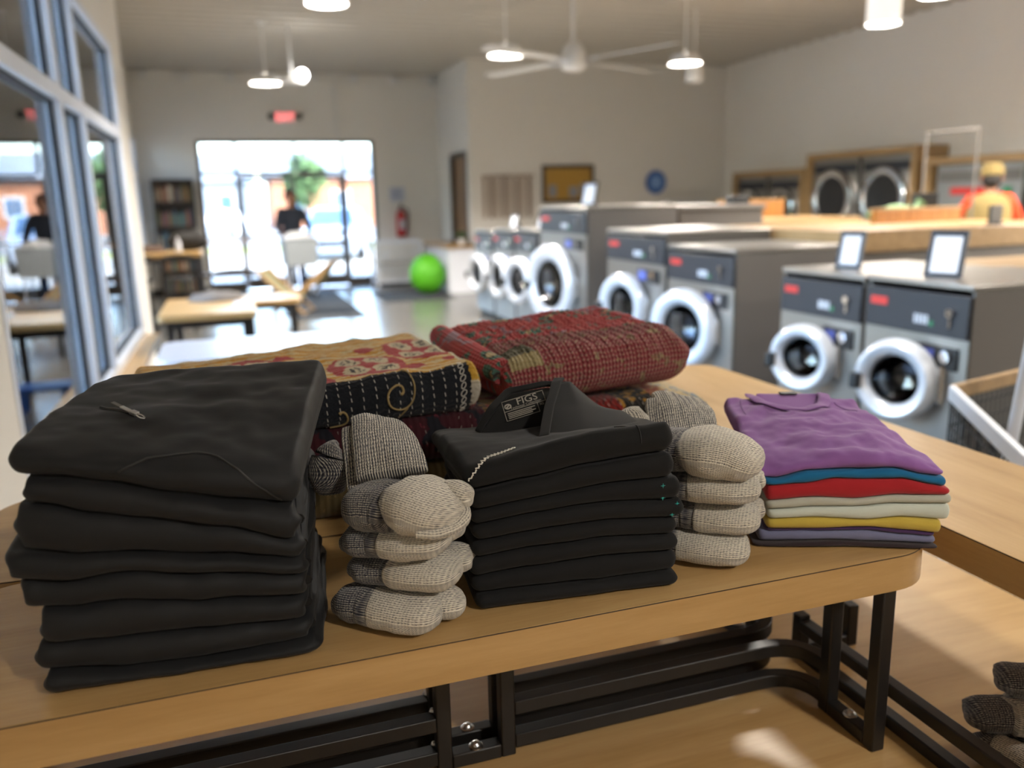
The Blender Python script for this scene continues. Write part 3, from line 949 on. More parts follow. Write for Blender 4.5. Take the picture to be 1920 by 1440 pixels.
t = thing('exit_sign', 'white exit sign with red letters and two lamp heads above the entrance', 'sign', (1.18, YB - .03, 3.1))
MB().bb(-.17, .17, -.03, .03, -.11, .11).build('housing', M['white_paint'], t, bevel=.008)
text_obj('letters', 'EXIT', .2, M['exit_red'], t, lambda x, y, z: Vector((x * .82, -.034, y - .002)))
for s in (-1, 1):
    MB().lathe([(.001, -.06), (.05, -.05), (.06, 0), (.03, .03), (.001, .035)], (s * .25, -.02, .02), 'Y', 16).build('lamp_head', M['alu_dark'], t)
    MB().bar((s * .17, 0, .02), (s * .22, 0, .02), .03).build('lamp_arm', M['alu_dark'], t)

# ------------------------------------------------------------------ on the far walls
t = thing('wall_notice', 'white paper notice on the wall right of the entrance', 'notice', (3.17, YB - .012, 1.7))
MB().bb(-.15, .15, -.004, .004, -.13, .13).build('sheet', M['white_paper'], t, smooth=False)
b = MB()
for i in range(5):
    b.bb(-.11, .11 - .05 * (i % 2), -.006, -.004, .08 - i * .04, .092 - i * .04)
b.build('print', simple('blue_print', '6a76a8', .8), t, smooth=False)
t = thing('fire_extinguisher', 'red fire extinguisher hanging on the wall right of the entrance', 'extinguisher', (3.2, YB - .12, .9))
MB().lathe([(.001, 0), (.085, .0), (.095, .02), (.095, .4), (.07, .46), (.03, .49), (.03, .52)], n=28).build('cylinder', M['red'], t)
MB().bb(-.03, .03, -.03, .03, .52, .57).bar((0, -.02, .56), (0, -.14, .62), .025).bar((0, -.02, .54), (0, -.13, .54), .02).build('valve', M['black'], t, bevel=.004)
MB().tube([(.03, 0, .54), (.12, 0, .52), (.14, 0, .4), (.12, 0, .2), (.1, 0, .08)], .014, 10).build('hose', M['black'], t)
MB().bb(-.05, .05, -.1, -.09, .14, .32).build('instruction_label', M['white_paper'], t, smooth=False)
MB().bb(-.04, .04, .08, .12, .1, .5).build('bracket', M['black'], t, smooth=False)

t = thing('bulletin_board', 'framed cork bulletin board on the office wall', 'board', (5.85, 14.18, 1.8))
MB().bb(-.44, .44, 0, .015, -.27, .27).build('cork', M['cork'], t, smooth=False)
for x0, x1, z0, z1 in ((-.5, .5, .27, .33), (-.5, .5, -.33, -.27), (-.5, -.44, -.27, .27), (.44, .5, -.27, .27)):
    MB().bb(x0, x1, -.02, .015, z0, z1).build('frame_rail', M['dark_wood'], t, bevel=.004)
for k, (x, z, w, h) in enumerate(((-.3, -.12, .14, .2), (.1, -.14, .16, .18), (.3, -.1, .14, .2))):
    MB().bb(x - w / 2, x + w / 2, -.003, .0, z - h / 2, z + h / 2).build('pinned_sheet', M['grey_print'], t, smooth=False)
t = thing('wall_hanging', 'pale wall panel of vertical brown strips on the office wall', 'hanging', (4.71, 14.185, 1.6))
for i in range(8):
    MB().bb(-.45 + i * .118, -.45 + i * .118 + (.06 if i % 2 else .045), -.012, .01, -.36, .34 - .01 * (i % 3)).build('strip', simple('hanging_strip_%d' % i, ('a08a75', '8a705a')[i % 2], .8), t, smooth=False)
MB().bb(-.47, .49, -.016, .01, .34, .365).build('hanging_rail', M['brown_door'], t, smooth=False)
t = thing('round_sign', 'round blue scalloped sign on the far wall', 'sign', (7.6, 14.18, 1.8))
b = MB()
n = 40
poly = [((.2 + .02 * (i % 2)) * cos(2 * pi * i / n), (.2 + .02 * (i % 2)) * sin(2 * pi * i / n)) for i in range(n)]
b.prism(poly, 0, .02)
b.v = [(x, -z, y) for x, y, z in b.v]
b.build('disc', M['blue_disc'], t, smooth=False)
MB().lathe([(.001, -.024), (.11, -.024), (.12, -.02)], axis='Y', n=28).build('centre', simple('pale_blue', '7fa3d6', .5), t)
tag(MB().bb(7.75, 8.6, 13.9, 14.15, 1.36, 1.5).build('white_box', M['white_paint'], bevel=.01), 'low white box under the round blue sign', 'box')
tag(MB().bb(7.7, 8.65, 13.85, 14.18, 0, 1.36).build('side_cabinet', M['wall'], bevel=.01), 'plain pale cabinet against the far wall', 'cabinet')

t = thing('service_counter', 'white fronted service counter with a wood top by the office door', 'counter', (3.76, 14.55, 0))
MB().bb(-.24, .26, -.7, .9, 0, .76).build('base', M['white_lam'], t, smooth=False)
for i in range(7):
    MB().bb(-.255, -.24, -.69 + i * .226, -.69 + i * .226 + .215, .04, .74).build('front_board', M['white_lam'], t, smooth=False)
MB().bb(-.3, .26, -.74, .94, .76, .81).build('top', M['pale_wood'], t, bevel=.006)
t = thing('potted_plant', 'small green plant on the service counter', 'plant', (3.82, 14.1, .811))
MB().lathe([(.001, 0), (.05, 0), (.07, .1), (.06, .1), (.001, .09)], n=20).build('pot', M['white_paint'], t)
b = MB()
rnd = random.Random(3)
for i in range(40):
    a, e = rnd.uniform(0, 2 * pi), rnd.uniform(.3, 1.2)
    d = Vector((cos(a) * cos(e), sin(a) * cos(e), sin(e))) * rnd.uniform(.1, .2)
    s = d.cross(Vector((0, 0, 1))).normalized() * .025
    o = Vector((0, 0, .09))
    b.add([o, o + d * .5 + s, o + d, o + d * .5 - s], [(0, 1, 2, 3)])
b.build('leaves', M['leaf'], t, smooth=False)['kind'] = 'stuff'

# ------------------------------------------------------------------ floor things at the far end
tag(MB().bb(.72, 1.75, 11.6, 15.4, 0, .012).build('floor_mat', M['mat_rubber'], bevel=.004), 'long charcoal mat running from the entrance doors', 'floor mat')
tag(MB().bb(2.3, 3.45, 13.2, 14.7, 0, .012).build('floor_mat', M['mat_rubber'], bevel=.004), 'charcoal mat under the green bean bag', 'floor mat')
t = thing('bean_bag', 'bright green round bean bag on the dark mat', 'bean bag', (3.18, 14.05, .013))
b = MB().ball((0, 0, 0), 1, 32, (.3, .3, .34))
b.v = [(x * (1 + .05 * n1(x * 7, y * 7, z * 7)), y * (1 + .05 * n1(y * 7, z * 7, x * 7)), max(0, z + .32 + .02 * n1(x * 6, y * 6))) for x, y, z in b.v]
b.build('cover', M['green_vinyl'], t)
for k in range(6):
    a = k * pi / 3
    MB().tube([(.3 * cos(a) * sin(q) * 1.01, .3 * sin(a) * sin(q) * 1.01, .32 - .345 * cos(q)) for q in [i * pi / 12 for i in range(4, 13)]], .006, 6).build('seam', M['green_vinyl'], t)
t = thing('toy_pen', 'grey slatted toy pen against the wall under the extinguisher', 'rack', (3.0, 15.85, 0))
for x in (-.42, .42):
    for y in (-.28, .28):
        MB().bb(x - .025, x + .025, y - .025, y + .025, 0, .86).build('post', M['alu'], t, bevel=.004)
for y in (-.28, .28):
    MB().bb(-.395, .395, y - .02, y + .02, .8, .85).build('top_rail', M['alu'], t, bevel=.004)
    MB().bb(-.395, .395, y - .02, y + .02, .08, .12).build('bottom_rail', M['alu'], t, bevel=.004)
    for i in range(12):
        x = -.36 + i * .0655
        MB().bb(x - .012, x + .012, y - .008, y + .008, .12, .8).build('slat', M['white_paint'], t, smooth=False)
for x in (-.42, .42):
    for z0, z1 in ((.8, .85), (.08, .12)):
        MB().bb(x - .02, x + .02, -.255, .255, z0, z1).build('side_rail', M['alu'], t, smooth=False)
MB().bb(-.4, .4, -.26, .26, .42, .46).build('shelf', M['grey_fabric'], t, smooth=False)
tag(MB().ball((2.85, 15.82, .531), .07, 16).build('toy_ball', M['white_paint']), 'pale ball on the shelf of the grey pen', 'ball')

# bookshelf at the back left
t = thing('bookshelf', 'dark bookshelf full of books left of the entrance', 'bookshelf', (-.84, 16.12, 0))
BW, BH, BD = .68, 2.03, .3
for x in (-BW / 2, BW / 2 - .03):
    MB().bb(x, x + .03, -BD / 2, BD / 2, 0, BH).build('side_panel', M['dark_wood'], t, smooth=False)
MB().bb(-BW / 2 + .03, BW / 2 - .03, BD / 2 - .02, BD / 2, .05, BH).build('back_panel', M['dark_wood'], t, smooth=False)
levels = [.05, .42, .8, 1.2, 1.62, BH - .03]
for z in levels:
    MB().bb(-BW / 2 + .03, BW / 2 - .03, -BD / 2, BD / 2 - .02, z, z + .03).build('shelf', M['dark_wood'], t, smooth=False)
rnd = random.Random(11)
proto = {}
words = ('bottom', 'second', 'third', 'fourth', 'top')
for li, z in enumerate(levels[:-1]):
    x = -BW / 2 + .04
    k = 0
    while x < BW / 2 - .08:
        w = rnd.uniform(.026, .05)
        h = rnd.uniform(.2, .3)
        mi = rnd.randrange(len(BOOKS))
        bk = MB().bb(0, w - .002, 0, .18, 0, h).build('book', BOOKS[mi], None, smooth=False)
        bk.location = (-.84 + x, 16.0, z + .031)
        tag(bk, '%s book standing on the %s shelf of the dark bookshelf' % (('tan', 'teal', 'cream', 'olive', 'slate', 'rust', 'charcoal')[mi], words[li]), 'book', 'books in the dark bookshelf')
        x += w + .002
        k += 1
        bk['label'] = bk['label'].replace(' book standing', ' book, number %s from the left, standing' % ('one two three four five six seven eight nine ten eleven twelve thirteen fourteen fifteen sixteen seventeen eighteen nineteen twenty'.split()[k - 1]))

# high table and stools on the left
def table(name, label, x0, x1, y0, y1, h, top, leg='steel_black', th=.04, r=.05, ins=.08):
    t = thing(name, label, 'table', ((x0 + x1) / 2, (y0 + y1) / 2, 0))
    a, c = (x1 - x0) / 2, (y1 - y0) / 2
    MB().prism(rounded(-a, a, -c, c, r), h - th, h).build('tabletop', M[top], t, bevel=.005)
    for sx in (-1, 1):
        for sy in (-1, 1):
            MB().bb(sx * (a - ins) - .025, sx * (a - ins) + .025, sy * (c - ins) - .025, sy * (c - ins) + .025, 0, h - th).build('leg', M[leg], t, smooth=False)
    for y in (-c + ins, c - ins):
        MB().bb(-a + ins, a - ins, y - .02, y + .02, h - th - .06, h - th).build('apron', M[leg], t, smooth=False)
    return t
def rounded(x0, x1, y0, y1, r, n=8):
    p = []
    for cx, cy, a0 in ((x1 - r, y0 + r, -pi / 2), (x1 - r, y1 - r, 0), (x0 + r, y1 - r, pi / 2), (x0 + r, y0 + r, pi)):
        for i in range(n + 1):
            a = a0 + pi / 2 * i / n
            p.append((cx + r * cos(a), cy + r * sin(a)))
    return p
table('cafe_table', 'white topped table with rounded corners nearest the left window', -.43, .53, 4.72, 5.42, .75, 'white_lam', th=.035, r=.08)
table('work_table', 'wooden table by the window beyond the white table', -.56, .16, 6.75, 8.0, .75, 'maple', th=.05, r=.03)
table('high_table', 'high wooden counter table with dark stools by the left wall', -1.3, -.35, 11.6, 12.4, .98, 'maple', th=.06, r=.02)
table('side_table', 'low wooden side table beside the sling chair', .1, .75, 10.0, 10.7, .48, 'maple', th=.05, r=.02)
tag(MB().prism(rounded(.0, .12, 7.0, 7.5, .02), .751, .757).build('paper_sheet', M['white_paper'], smooth=False), 'white sheet on the right end of the wooden table', 'paper')
b = MB().ball((-.15, 7.75, .755), 1, 26, (.23, .2, .07))
b.v = [(x + .02 * n1(x * 8, y * 8), y + .02 * n1(y * 8, x * 8, 4), max(.752, z * (1 + .03 * n1(x * 14, y * 14)))) for x, y, z in b.v]
tag(b.build('folded_jacket', M['grey_fabric']), 'crumpled grey jacket lying on the wooden table', 'jacket')
t = thing('shoulder_bag', 'dark bag standing on the high table', 'bag', (-.52, 12.0, .981))
b = MB().ball((0, 0, .12), 1, 24, (.26, .1, .13))
b.v = [(x, y, max(0, z + (.05 if x > .1 else 0) * max(0, (z - .1) * 8))) for x, y, z in b.v]
b.build('body', M['dark_bag'], t)
MB().tube([(.2 * cos(a), 0, .18 + .1 * sin(a)) for a in [pi * i / 12 for i in range(13)]], .012, 8).build('strap', M['dark_bag'], t)
b = MB().ball((-.98, 12.0, .99), 1, 24, (.2, .16, .07))
b.v = [(x, y, max(.982, z * (1 + .04 * n1(x * 15, y * 15)))) for x, y, z in b.v]
tag(b.build('folded_coat', M['brown_leather']), 'brown coat heaped on the left end of the high table', 'coat')

def stool(x, y, label):
    t = thing('bar_stool', label, 'stool', (x, y, 0), 0, 'dark stools at the high table')
    MB().lathe([(.001, .66), (.17, .66), (.18, .68), (.17, .7), (.001, .7)], n=28).build('seat', M['black'], t)
    for k in range(4):
        a = pi / 4 + k * pi / 2
        MB().cyl((.12 * cos(a), .12 * sin(a), .67), (.19 * cos(a), .19 * sin(a), 0), .014, 8).build('leg', M['steel_black'], t)
    MB().tube([(.17 * cos(2 * pi * i / 24), .17 * sin(2 * pi * i / 24), .25) for i in range(24)], .009, 6, closed=True).build('foot_ring', M['steel_black'], t)
    MB().tube([(.16 * cos(a), .16 * sin(a), .95) for a in [pi * i / 10 for i in range(11)]], .015, 8).cyl((.15, .03, .68), (.157, .03, .95), .012, 8).cyl((-.15, .03, .68), (-.157, .03, .95), .012, 8).build('back_rest', M['steel_black'], t)
stool(-1.08, 11.2, 'leftmost dark stool in front of the high table')
stool(-.62, 11.2, 'dark stool in front of the right half of the high table')
tag(MB().lathe([(.001, 0), (.04, 0), (.045, .01), (.03, .12), (.012, .17), (.012, .2), (.001, .2)], (-.62, 11.68, .981), n=18).build('bottle', M['white_lam']), 'white bottle on the front edge of the high table', 'bottle')

# bench frame before the entrance
t = thing('luggage_bench', 'dark framed bench in front of the left entrance door', 'bench', (.05, 14.7, 0))
MB().bb(-.55, .65, -.2, .2, .42, .47).build('seat', M['dark_wood'], t, bevel=.006)
for x in (-.5, .6):
    for y in (-.17, .17):
        MB().bb(x - .02, x + .02, y - .02, y + .02, 0, 1.0 if y > 0 else .42).build('leg', M['steel_black'], t, smooth=False)
MB().bb(-.5, .6, .155, .185, .96, 1.0).build('back_rail', M['brown_door'], t, smooth=False)
b = MB().ball((.0, 0, .46), 1, 22, (.4, .16, .07))
b.v = [(x, y, max(.471, z)) for x, y, z in b.v]
tag(b.build('folded_blanket', M['dark_bag']), 'dark blanket heaped on the framed bench', 'blanket').location = (.05, 14.7, 0)

# sling chair
t = thing('sling_chair', 'folding sling chair with khaki canvas and crossed wooden legs', 'chair', (.83, 12.45, 0.013), radians(-20))
for y in (-.27, .27):
    MB().bar((-.42, y, .62), (.2, y, .02), .03, .045).build('leg', M['pale_wood'], t, bevel=.004)
    MB().bar((-.25, y * .86, .02), (.62, y * .86, .72), .03, .045).build('leg', M['pale_wood'], t, bevel=.004)
MB().cyl((-.42, -.29, .62), (-.42, .29, .62), .02, 10).cyl((.2, -.29, .02), (.2, .29, .02), .02, 10).cyl((.62, -.26, .72), (.62, .26, .72), .02, 10).build('cross_bar', M['pale_wood'], t)
b = MB()
n = 18
for s in (0, .008):
    for i in range(n + 1):
        u = i / n
        x = lerp(-.42, .6, u)
        z = lerp(.62, .72, u) - 1.55 * u * (1 - u) * (1 + .25 * u) + s
        for y in (-.22, .22):
            b.v.append((x, y, max(z, .12 + s)))
for i in range(n):
    a = 2 * i
    b.f.append((a, a + 1, a + 3, a + 2))
    c = a + 2 * (n + 1)
    b.f.append((c, c + 2, c + 3, c + 1))
    for q in (0, 1):
        b.f.append((a + q, a + q + 2, c + q + 2, c + q))
b.build('canvas_sling', M['khaki'], t)
t = thing('footstool', 'bright blue plastic step stool under the wooden table, mirrored in the left window', 'stool', (-.2, 7.15, 0))
MB().prism(rounded(-.2, .2, -.14, .14, .05), .2, .23).build('step', M['blue_plastic'], t, bevel=.006)
for x in (-.15, .15):
    for y in (-.1, .1):
        MB().cyl((x, y, .2), (x * 1.15, y * 1.15, 0), .022, 10, .028).build('leg', M['blue_plastic'], t)

# ------------------------------------------------------------------ people
def skin_mesh(name, verts, edges, radii, mat, parent, sub=2):
    me = bpy.data.meshes.new(name)
    me.from_pydata([tuple(v) for v in verts], edges, [])
    o = bpy.data.objects.new(name, me)
    COL.objects.link(o)
    o.parent = parent
    o.modifiers.new('skin', 'SKIN')
    sv = me.skin_vertices
    if not sv:
        me.attributes  # the layer is made by the modifier add below in background mode
        bm = bmesh.new(); bm.from_mesh(me); bm.verts.layers.skin.verify(); bm.to_mesh(me); bm.free()
        sv = me.skin_vertices
    for i, r in enumerate(radii):
        a, c = r if isinstance(r, tuple) else (r, r)
        sv[0].data[i].radius = (a, c)
        sv[0].data[i].use_root = (i == 0)
    s = o.modifiers.new('subsurf', 'SUBSURF')
    s.levels = s.render_levels = sub
    o.modifiers['skin'].use_smooth_shade = True
    me.materials.append(mat)
    return o

def person(label, loc, rz, hand_l, hand_r, foot_l, foot_r, cloth, trousers, hat=None, vest=None):
    """faces local -Y; hands and feet given as local points"""
    t = thing('person', label, 'person', loc, rz)
    def arm(s, hand):
        sh = Vector((s * .19, 0, 1.43))
        h = Vector(hand)
        el = (sh + h) / 2 + Vector((s * .07, .07, -.08))
        return sh, el, h
    def leg(s, foot):
        hp = Vector((s * .1, 0, .9))
        f = Vector(foot)
        kn = (hp + f) / 2 + Vector((0, -.04, 0))
        return hp, kn, f
    V, E, R = [], [], []
    def add(p, r, par=None):
        V.append(Vector(p)); R.append(r)
        if par is not None: E.append((par, len(V) - 1))
        return len(V) - 1
    pel = add((0, 0, .95), (.15, .11))
    wa = add((0, 0, 1.12), (.135, .1), pel)
    ch = add((0, 0, 1.3), (.16, .11), wa)
    nb = add((0, 0, 1.45), (.08, .075), ch)
    nk = add((0, -.01, 1.52), (.055, .055), nb)
    jw = add((0, -.03, 1.58), (.07, .075), nk)
    hd = add((0, -.02, 1.68), (.08, .1), jw)
    tp = add((0, -.005, 1.75), (.055, .07), hd)
    no = add((0, -.135, 1.645), .014, jw)
    for s, hand in ((-1, hand_l), (1, hand_r)):
        sh, el, h = arm(s, hand)
        a = add(sh, .058, ch); b_ = add(el, .044, a); c = add(h, .03, b_)
        d = (h - el).normalized()
        side = d.cross(Vector((0, 0, 1))).normalized()
        for k in range(4):
            f1 = add(h + d * .07 + side * (k - 1.5) * .022, .011, c)
            add(h + d * (.12 - .01 * abs(k - 1.2)) + side * (k - 1.5) * .022 + Vector((0, 0, -.03)), .009, f1)
        th = add(h + d * .03 + side * -.045, .012, c)
        add(h + d * .07 + side * -.06, .01, th)
    for s, foot in ((-1, foot_l), (1, foot_r)):
        hp, kn, f = leg(s, foot)
        a = add(hp, .085, pel); b_ = add(kn, .058, a); c = add(f + Vector((0, 0, .09)), .04, b_)
        add(f + Vector((0, -.16, .045)), (.038, .03), c)
    skin_mesh('body', V, E, R, M['skin'], t)
    # jacket
    V, E, R = [], [], []
    a0 = add((0, 0, .93), (.175, .135)); a1 = add((0, 0, 1.12), (.165, .125), a0); a2 = add((0, 0, 1.3), (.185, .13), a1); add((0, .0, 1.47), (.085, .085), a2)
    for s, hand in ((-1, hand_l), (1, hand_r)):
        sh, el, h = arm(s, hand)
        a = add(sh, .075, a2); b_ = add(el, .058, a); add(el.lerp(h, .9), .045, b_)
    skin_mesh('jacket', V, E, R, M[cloth], t)
    if vest:
        V, E, R = [], [], []
        a0 = add((0, 0, .82), (.25, .2)); a1 = add((0, 0, 1.0), (.23, .19), a0); a2 = add((0, 0, 1.2), (.24, .19), a1); a3 = add((0, 0, 1.4), (.25, .19), a2); add((0, 0, 1.52), (.13, .13), a3)
        skin_mesh('vest', V, E, R, M[vest], t)
    V, E, R = [], [], []
    p0 = add((0, 0, .97), (.16, .12))
    for s, foot in ((-1, foot_l), (1, foot_r)):
        hp, kn, f = leg(s, foot)
        a = add(hp, .1, p0); b_ = add(kn, .073, a); add(f + Vector((0, 0, .1)), .06, b_)
    skin_mesh('trousers', V, E, R, M[trousers], t)
    for s, foot in ((-1, foot_l), (1, foot_r)):
        f = Vector(foot)
        b = MB().ball((0, 0, 0), 1, 18, (.05, .14, .06))
        b.v = [(x + f.x, y + f.y - .06, max(f.z + .0, z + f.z + .05)) for x, y, z in b.v]
        b.build('shoe', M['black'], t)
    if not hat:
        b = MB().ball((0, .012, 1.70), 1, 22, (.098, .118, .105))
        b.v = [(x, y, z) if not (y < -.045 and z < 1.73) else (x * .8, -.045, z) for x, y, z in b.v]
        b.build('hair', M['hair'], t)
    else:
        MB().lathe([(.112, 1.69), (.115, 1.73), (.1, 1.79), (.06, 1.815), (.001, 1.82)], n=24).add([(-.09, -.09, 1.69), (.09, -.09, 1.69), (.07, -.2, 1.67), (-.07, -.2, 1.67), (-.09, -.09, 1.7), (.09, -.09, 1.7), (.07, -.2, 1.68), (-.07, -.2, 1.68)],
            [(0, 1, 2, 3), (4, 7, 6, 5), (0, 4, 5, 1), (1, 5, 6, 2), (2, 6, 7, 3), (3, 7, 4, 0)]).build('cap', M[hat], t)
        b = MB().ball((0, .03, 1.63), 1, 16, (.095, .09, .08)).build('hair', M['hair'], t)
    for s in (-1, 1):
        MB().ball((s * .034, -.108, 1.675), .014, 10).build('eye', M['black'], t)
        MB().ball((s * .098, .0, 1.65), 1, 10, (.014, .03, .04)).build('ear', M['skin'], t)
    MB().ball((0, -.108, 1.6), 1, 10, (.03, .012, .009)).build('mouth', simple('lips', '7c4a3e', .5), t)
    return t
person('person in a dark jacket and jeans pushing a white basket in at the entrance', (1.06, 15.0, .013), radians(8),
       (-.2, -.36, 1.02), (.2, -.36, 1.02), (-.09, .02, 0), (.1, -.14, 0), 'navy', 'denim')
person('person in orange sleeves, tan vest and cap at the near dryers', (7.75, 7.0, 0), radians(140),
       (-.3, -.3, 1.05), (.3, -.32, 1.05), (-.1, 0, 0), (.1, .05, 0), 'orange_cloth', 'dark_bag', hat='tan_cloth', vest='tan_cloth')
t = thing('laundry_cart', 'white basket cart full of washing pushed by the person at the entrance', 'cart', (1.1, 14.42, .013), radians(8))
b = MB()
for z0, z1, a, c in ((.55, 1.0, .24, .2),):
    q = .03
    b.add([(-a, -c, z0), (a, -c, z0), (a, c, z0), (-a, c, z0), (-a - q, -c - q, z1), (a + q, -c - q, z1), (a + q, c + q, z1), (-a - q, c + q, z1)], [(0, 3, 2, 1), (0, 1, 5, 4), (1, 2, 6, 5), (2, 3, 7, 6), (3, 0, 4, 7)])
bo = b.build('basket', simple('grey_white_basket', '9aa0a4', .6), t, smooth=False)
sd = bo.modifiers.new('solid', 'SOLIDIFY'); sd.thickness = .008
MB().tube([(x, y, 1.0) for x, y in rounded(-.28, .28, -.24, .24, .05)], .014, 8, closed=True).build('rim', M['alu'], t)
for x in (-.2, .2):
    for y in (-.16, .16):
        lg = MB().cyl((x, y, .08), (x, y, .56), .014, 10).build('leg', M['alu'], t)
        MB().cyl((x - .012, y, .04), (x + .012, y, .04), .04, 14).build('castor', M['black'], lg)
b = MB().ball((0, 0, .98), 1, 24, (.23, .19, .13))
b.v = [(x * (1 + .1 * n1(x * 9, y * 9, z * 9)), y * (1 + .1 * n1(x * 9, y * 9, 3)), z + .03 * n1(x * 12, y * 12)) for x, y, z in b.v]
b.build('washing', M['white_paint'], t)

# ------------------------------------------------------------------ display tables
ZT, ZP, TH = 1.0, 0.63, 0.058     # riser top, platform top, board thickness

def display_top(parent, x0, x1, y0, y1, r, mat, edge, z1=ZT):
    MB().prism(rounded(x0, x1, y0, y1, r, 10), z1 - TH, z1 - .002).build('edge_band', M[edge], parent, smooth=True)
    MB().prism(rounded(x0 - .0003, x1 + .0003, y0 - .0003, y1 + .0003, r, 10), z1 - .0022, z1 - .0008).build('joint_line', M['dark_wood'], parent, smooth=True)
    MB().prism(rounded(x0 + .0005, x1 - .0005, y0 + .0005, y1 - .0005, r, 10), z1 - .0012, z1).build('tabletop', M[mat], parent, smooth=True)

def bolt(p, parent):
    MB().lathe([(.012, 0), (.012, .002), (.0085, .003), (.0085, .005), (.006, .008), (.001, .009)], p, 'Z', 14).build('bolt', M['bolt'], parent)

SQ = .0125
def u_leg(parent, p, q, z0, z1):
    """two posts standing on a foot bar bolted to the platform"""
    p, q = Vector(p), Vector(q)
    for a in (p, q):
        MB().bb(a.x - SQ, a.x + SQ, a.y - SQ, a.y + SQ, z0, z1).build('post', M['steel_black'], parent, bevel=.0025)
    d = (q - p).normalized()
    f = MB().bar((p + d * SQ).to_tuple()[:2] + (z0 + SQ,), (q - d * SQ).to_tuple()[:2] + (z0 + SQ,), 2 * SQ, 2 * SQ).build('foot_bar', M['steel_black'], parent, bevel=.0025)
    c = (p + q) / 2
    bolt((c.x, c.y, z0 + 2 * SQ), f)

def rail(parent, pts, z, rad=.085, nm='rail'):
    """horizontal square rail, its corners bent to a radius"""
    P = [Vector((x, y, z)) for x, y in pts]
    path = [P[0]]
    for i in range(1, len(P) - 1):
        a, b, c = P[i - 1], P[i], P[i + 1]
        u, v = (a - b).normalized(), (c - b).normalized()
        s, e = b + u * rad, b + v * rad
        for k in range(9):
            t = k / 8
            path.append(s * (1 - t) ** 2 + b * 2 * t * (1 - t) + e * t * t)
    path.append(P[-1])
    MB().tube(path, SQ * 1.414 * .92 / 1.3, square=True).build(nm, M['steel_black'], parent, bevel=.003)

def weld(p, parent):
    b = MB().ball(p, .006, 8)
    b.v = [(x + .002 * n1(x * 300, y * 300), y, z + .002 * n1(z * 300, x * 300)) for x, y, z in b.v]
    b.build('weld_bead', M['bolt'], parent)

def riser(label, y_mid, sgn, y_front, y_back, x0, x1):
    """sgn -1: frame opens towards the viewer (front table), +1 towards the back"""
    t = thing('riser_table', label, 'table', ((x0 + x1) / 2, (y_front + y_back) / 2, ZP))
    off = Vector((-(x0 + x1) / 2, -(y_front + y_back) / 2, -ZP))
    h = bpy.data.objects.new('frame', None)
    before = set(bpy.data.objects)
    display_top(t, x0, x1, y_front, y_back, .1, 'maple', 'maple_edge')
    ym = y_mid
    u_leg(t, (.262, ym), (.372, ym), ZP, ZT - TH)
    for xe in (.957, x0 + .075):
        ya, yb = ym + sgn * .09, ym + sgn * .205
        u_leg(t, (xe, ya), (xe, yb), ZP, ZT - TH)
    for z in (.655, .717):
        rail(t, [(.372 + SQ, ym), (.957, ym), (.957, ym + sgn * (.09 - SQ))], z)
        rail(t, [(.262 - SQ, ym), (x0 + .075, ym), (x0 + .075, ym + sgn * (.09 - SQ))], z)
        weld((.249, ym + SQ, z + .012), t)
        weld((.386, ym + SQ, z + .012), t)
    for o in set(bpy.data.objects) - before:
        if o.parent == t:
            o.location = off
    bpy.data.objects.remove(h)
    return t
riser('front maple riser table carrying the stacks of folded clothes', 1.195, -1, .945, 1.348, -.425, 1.04)
riser('back maple riser table under the quilts', 1.247, 1, 1.358, 1.78, -.46, 1.03)
t = thing('riser_table', 'maple riser table running away along the right side', 'table', (1.285, .9, ZP))
before = set(bpy.data.objects)
display_top(t, 1.09, 1.48, -.45, 2.40, .1, 'maple_y', 'maple_y')
for z in (.64, .70):
    rail(t, [(1.03, -.3), (1.03, 1.28)], z)
for y in (-.3, 1.28):
    u_leg(t, (1.03, y), (1.15, y), ZP, ZT - TH if y < 0 else .72)
    u_leg(t, (1.30, y + (.0 if y < 0 else .9)), (1.41, y + (.0 if y < 0 else .9)), ZP, ZT - TH)
for o in set(bpy.data.objects) - before:
    if o.parent == t:
        o.location = (-1.285, -.9, -ZP)

t = thing('display_platform', 'wide low maple platform under the black steel risers', 'platform', (.62, .75, 0))
MB().prism(rounded(-1.2, 1.03, -1.3, 1.15, .08), ZP - .06, ZP).build('platform_top', M['maple_low'], t, bevel=.004)
MB().bb(-1.05, .9, -1.15, 1.0, .08, ZP - .06).build('base', M['maple'], t, smooth=False)
MB().bb(-.98, .83, -1.08, .93, 0, .08).build('plinth', M['black'], t, smooth=False)

# ------------------------------------------------------------------ cloth materials
def cloth(name, hexc, weave=900, rough=0.9, sheen=0.15, var=0.08, bump=0.25, warp=(1, 1), patch=14):
    t = NT(name)
    c = lin(hexc)
    o = t.obj()
    n = t.noise(o, patch, 4, 0.6)
    a = tuple(x * (1 - var) for x in c[:3]) + (1,)
    b = tuple(min(1, x * (1 + var)) for x in c[:3]) + (1,)
    w = t.noise(t.map(o, (warp[0], warp[0], warp[1])), weave, 2, 0.6)
    col = t.mix(n, a, b)
    col = t.mix(t.math('MULTIPLY', w, .25), col, tuple(min(1, x * 1.5 + .002) for x in c[:3]) + (1,))
    t.set(color=col, rough=rough, sheen=sheen, sheen_rough=0.5, spec=0.25)
    t.bump(w, bump, 0.0006)
    return t.m
M['pants'] = cloth('black_trouser_cloth', '161719', 700, 0.62, 0.07, 0.1)
M['scrub'] = cloth('black_scrub_cloth', '121213', 800, 0.85, 0.06, 0.1)
M['tape'] = simple('black_tape', '1b1a19', 0.5)
M['thread_white'] = simple('white_thread', 'e4e0d6', 0.7)
M['thread_teal'] = simple('teal_thread', '2f9a94', 0.3)
M['print_grey'] = simple('grey_label_print', '9d988e', 0.8)
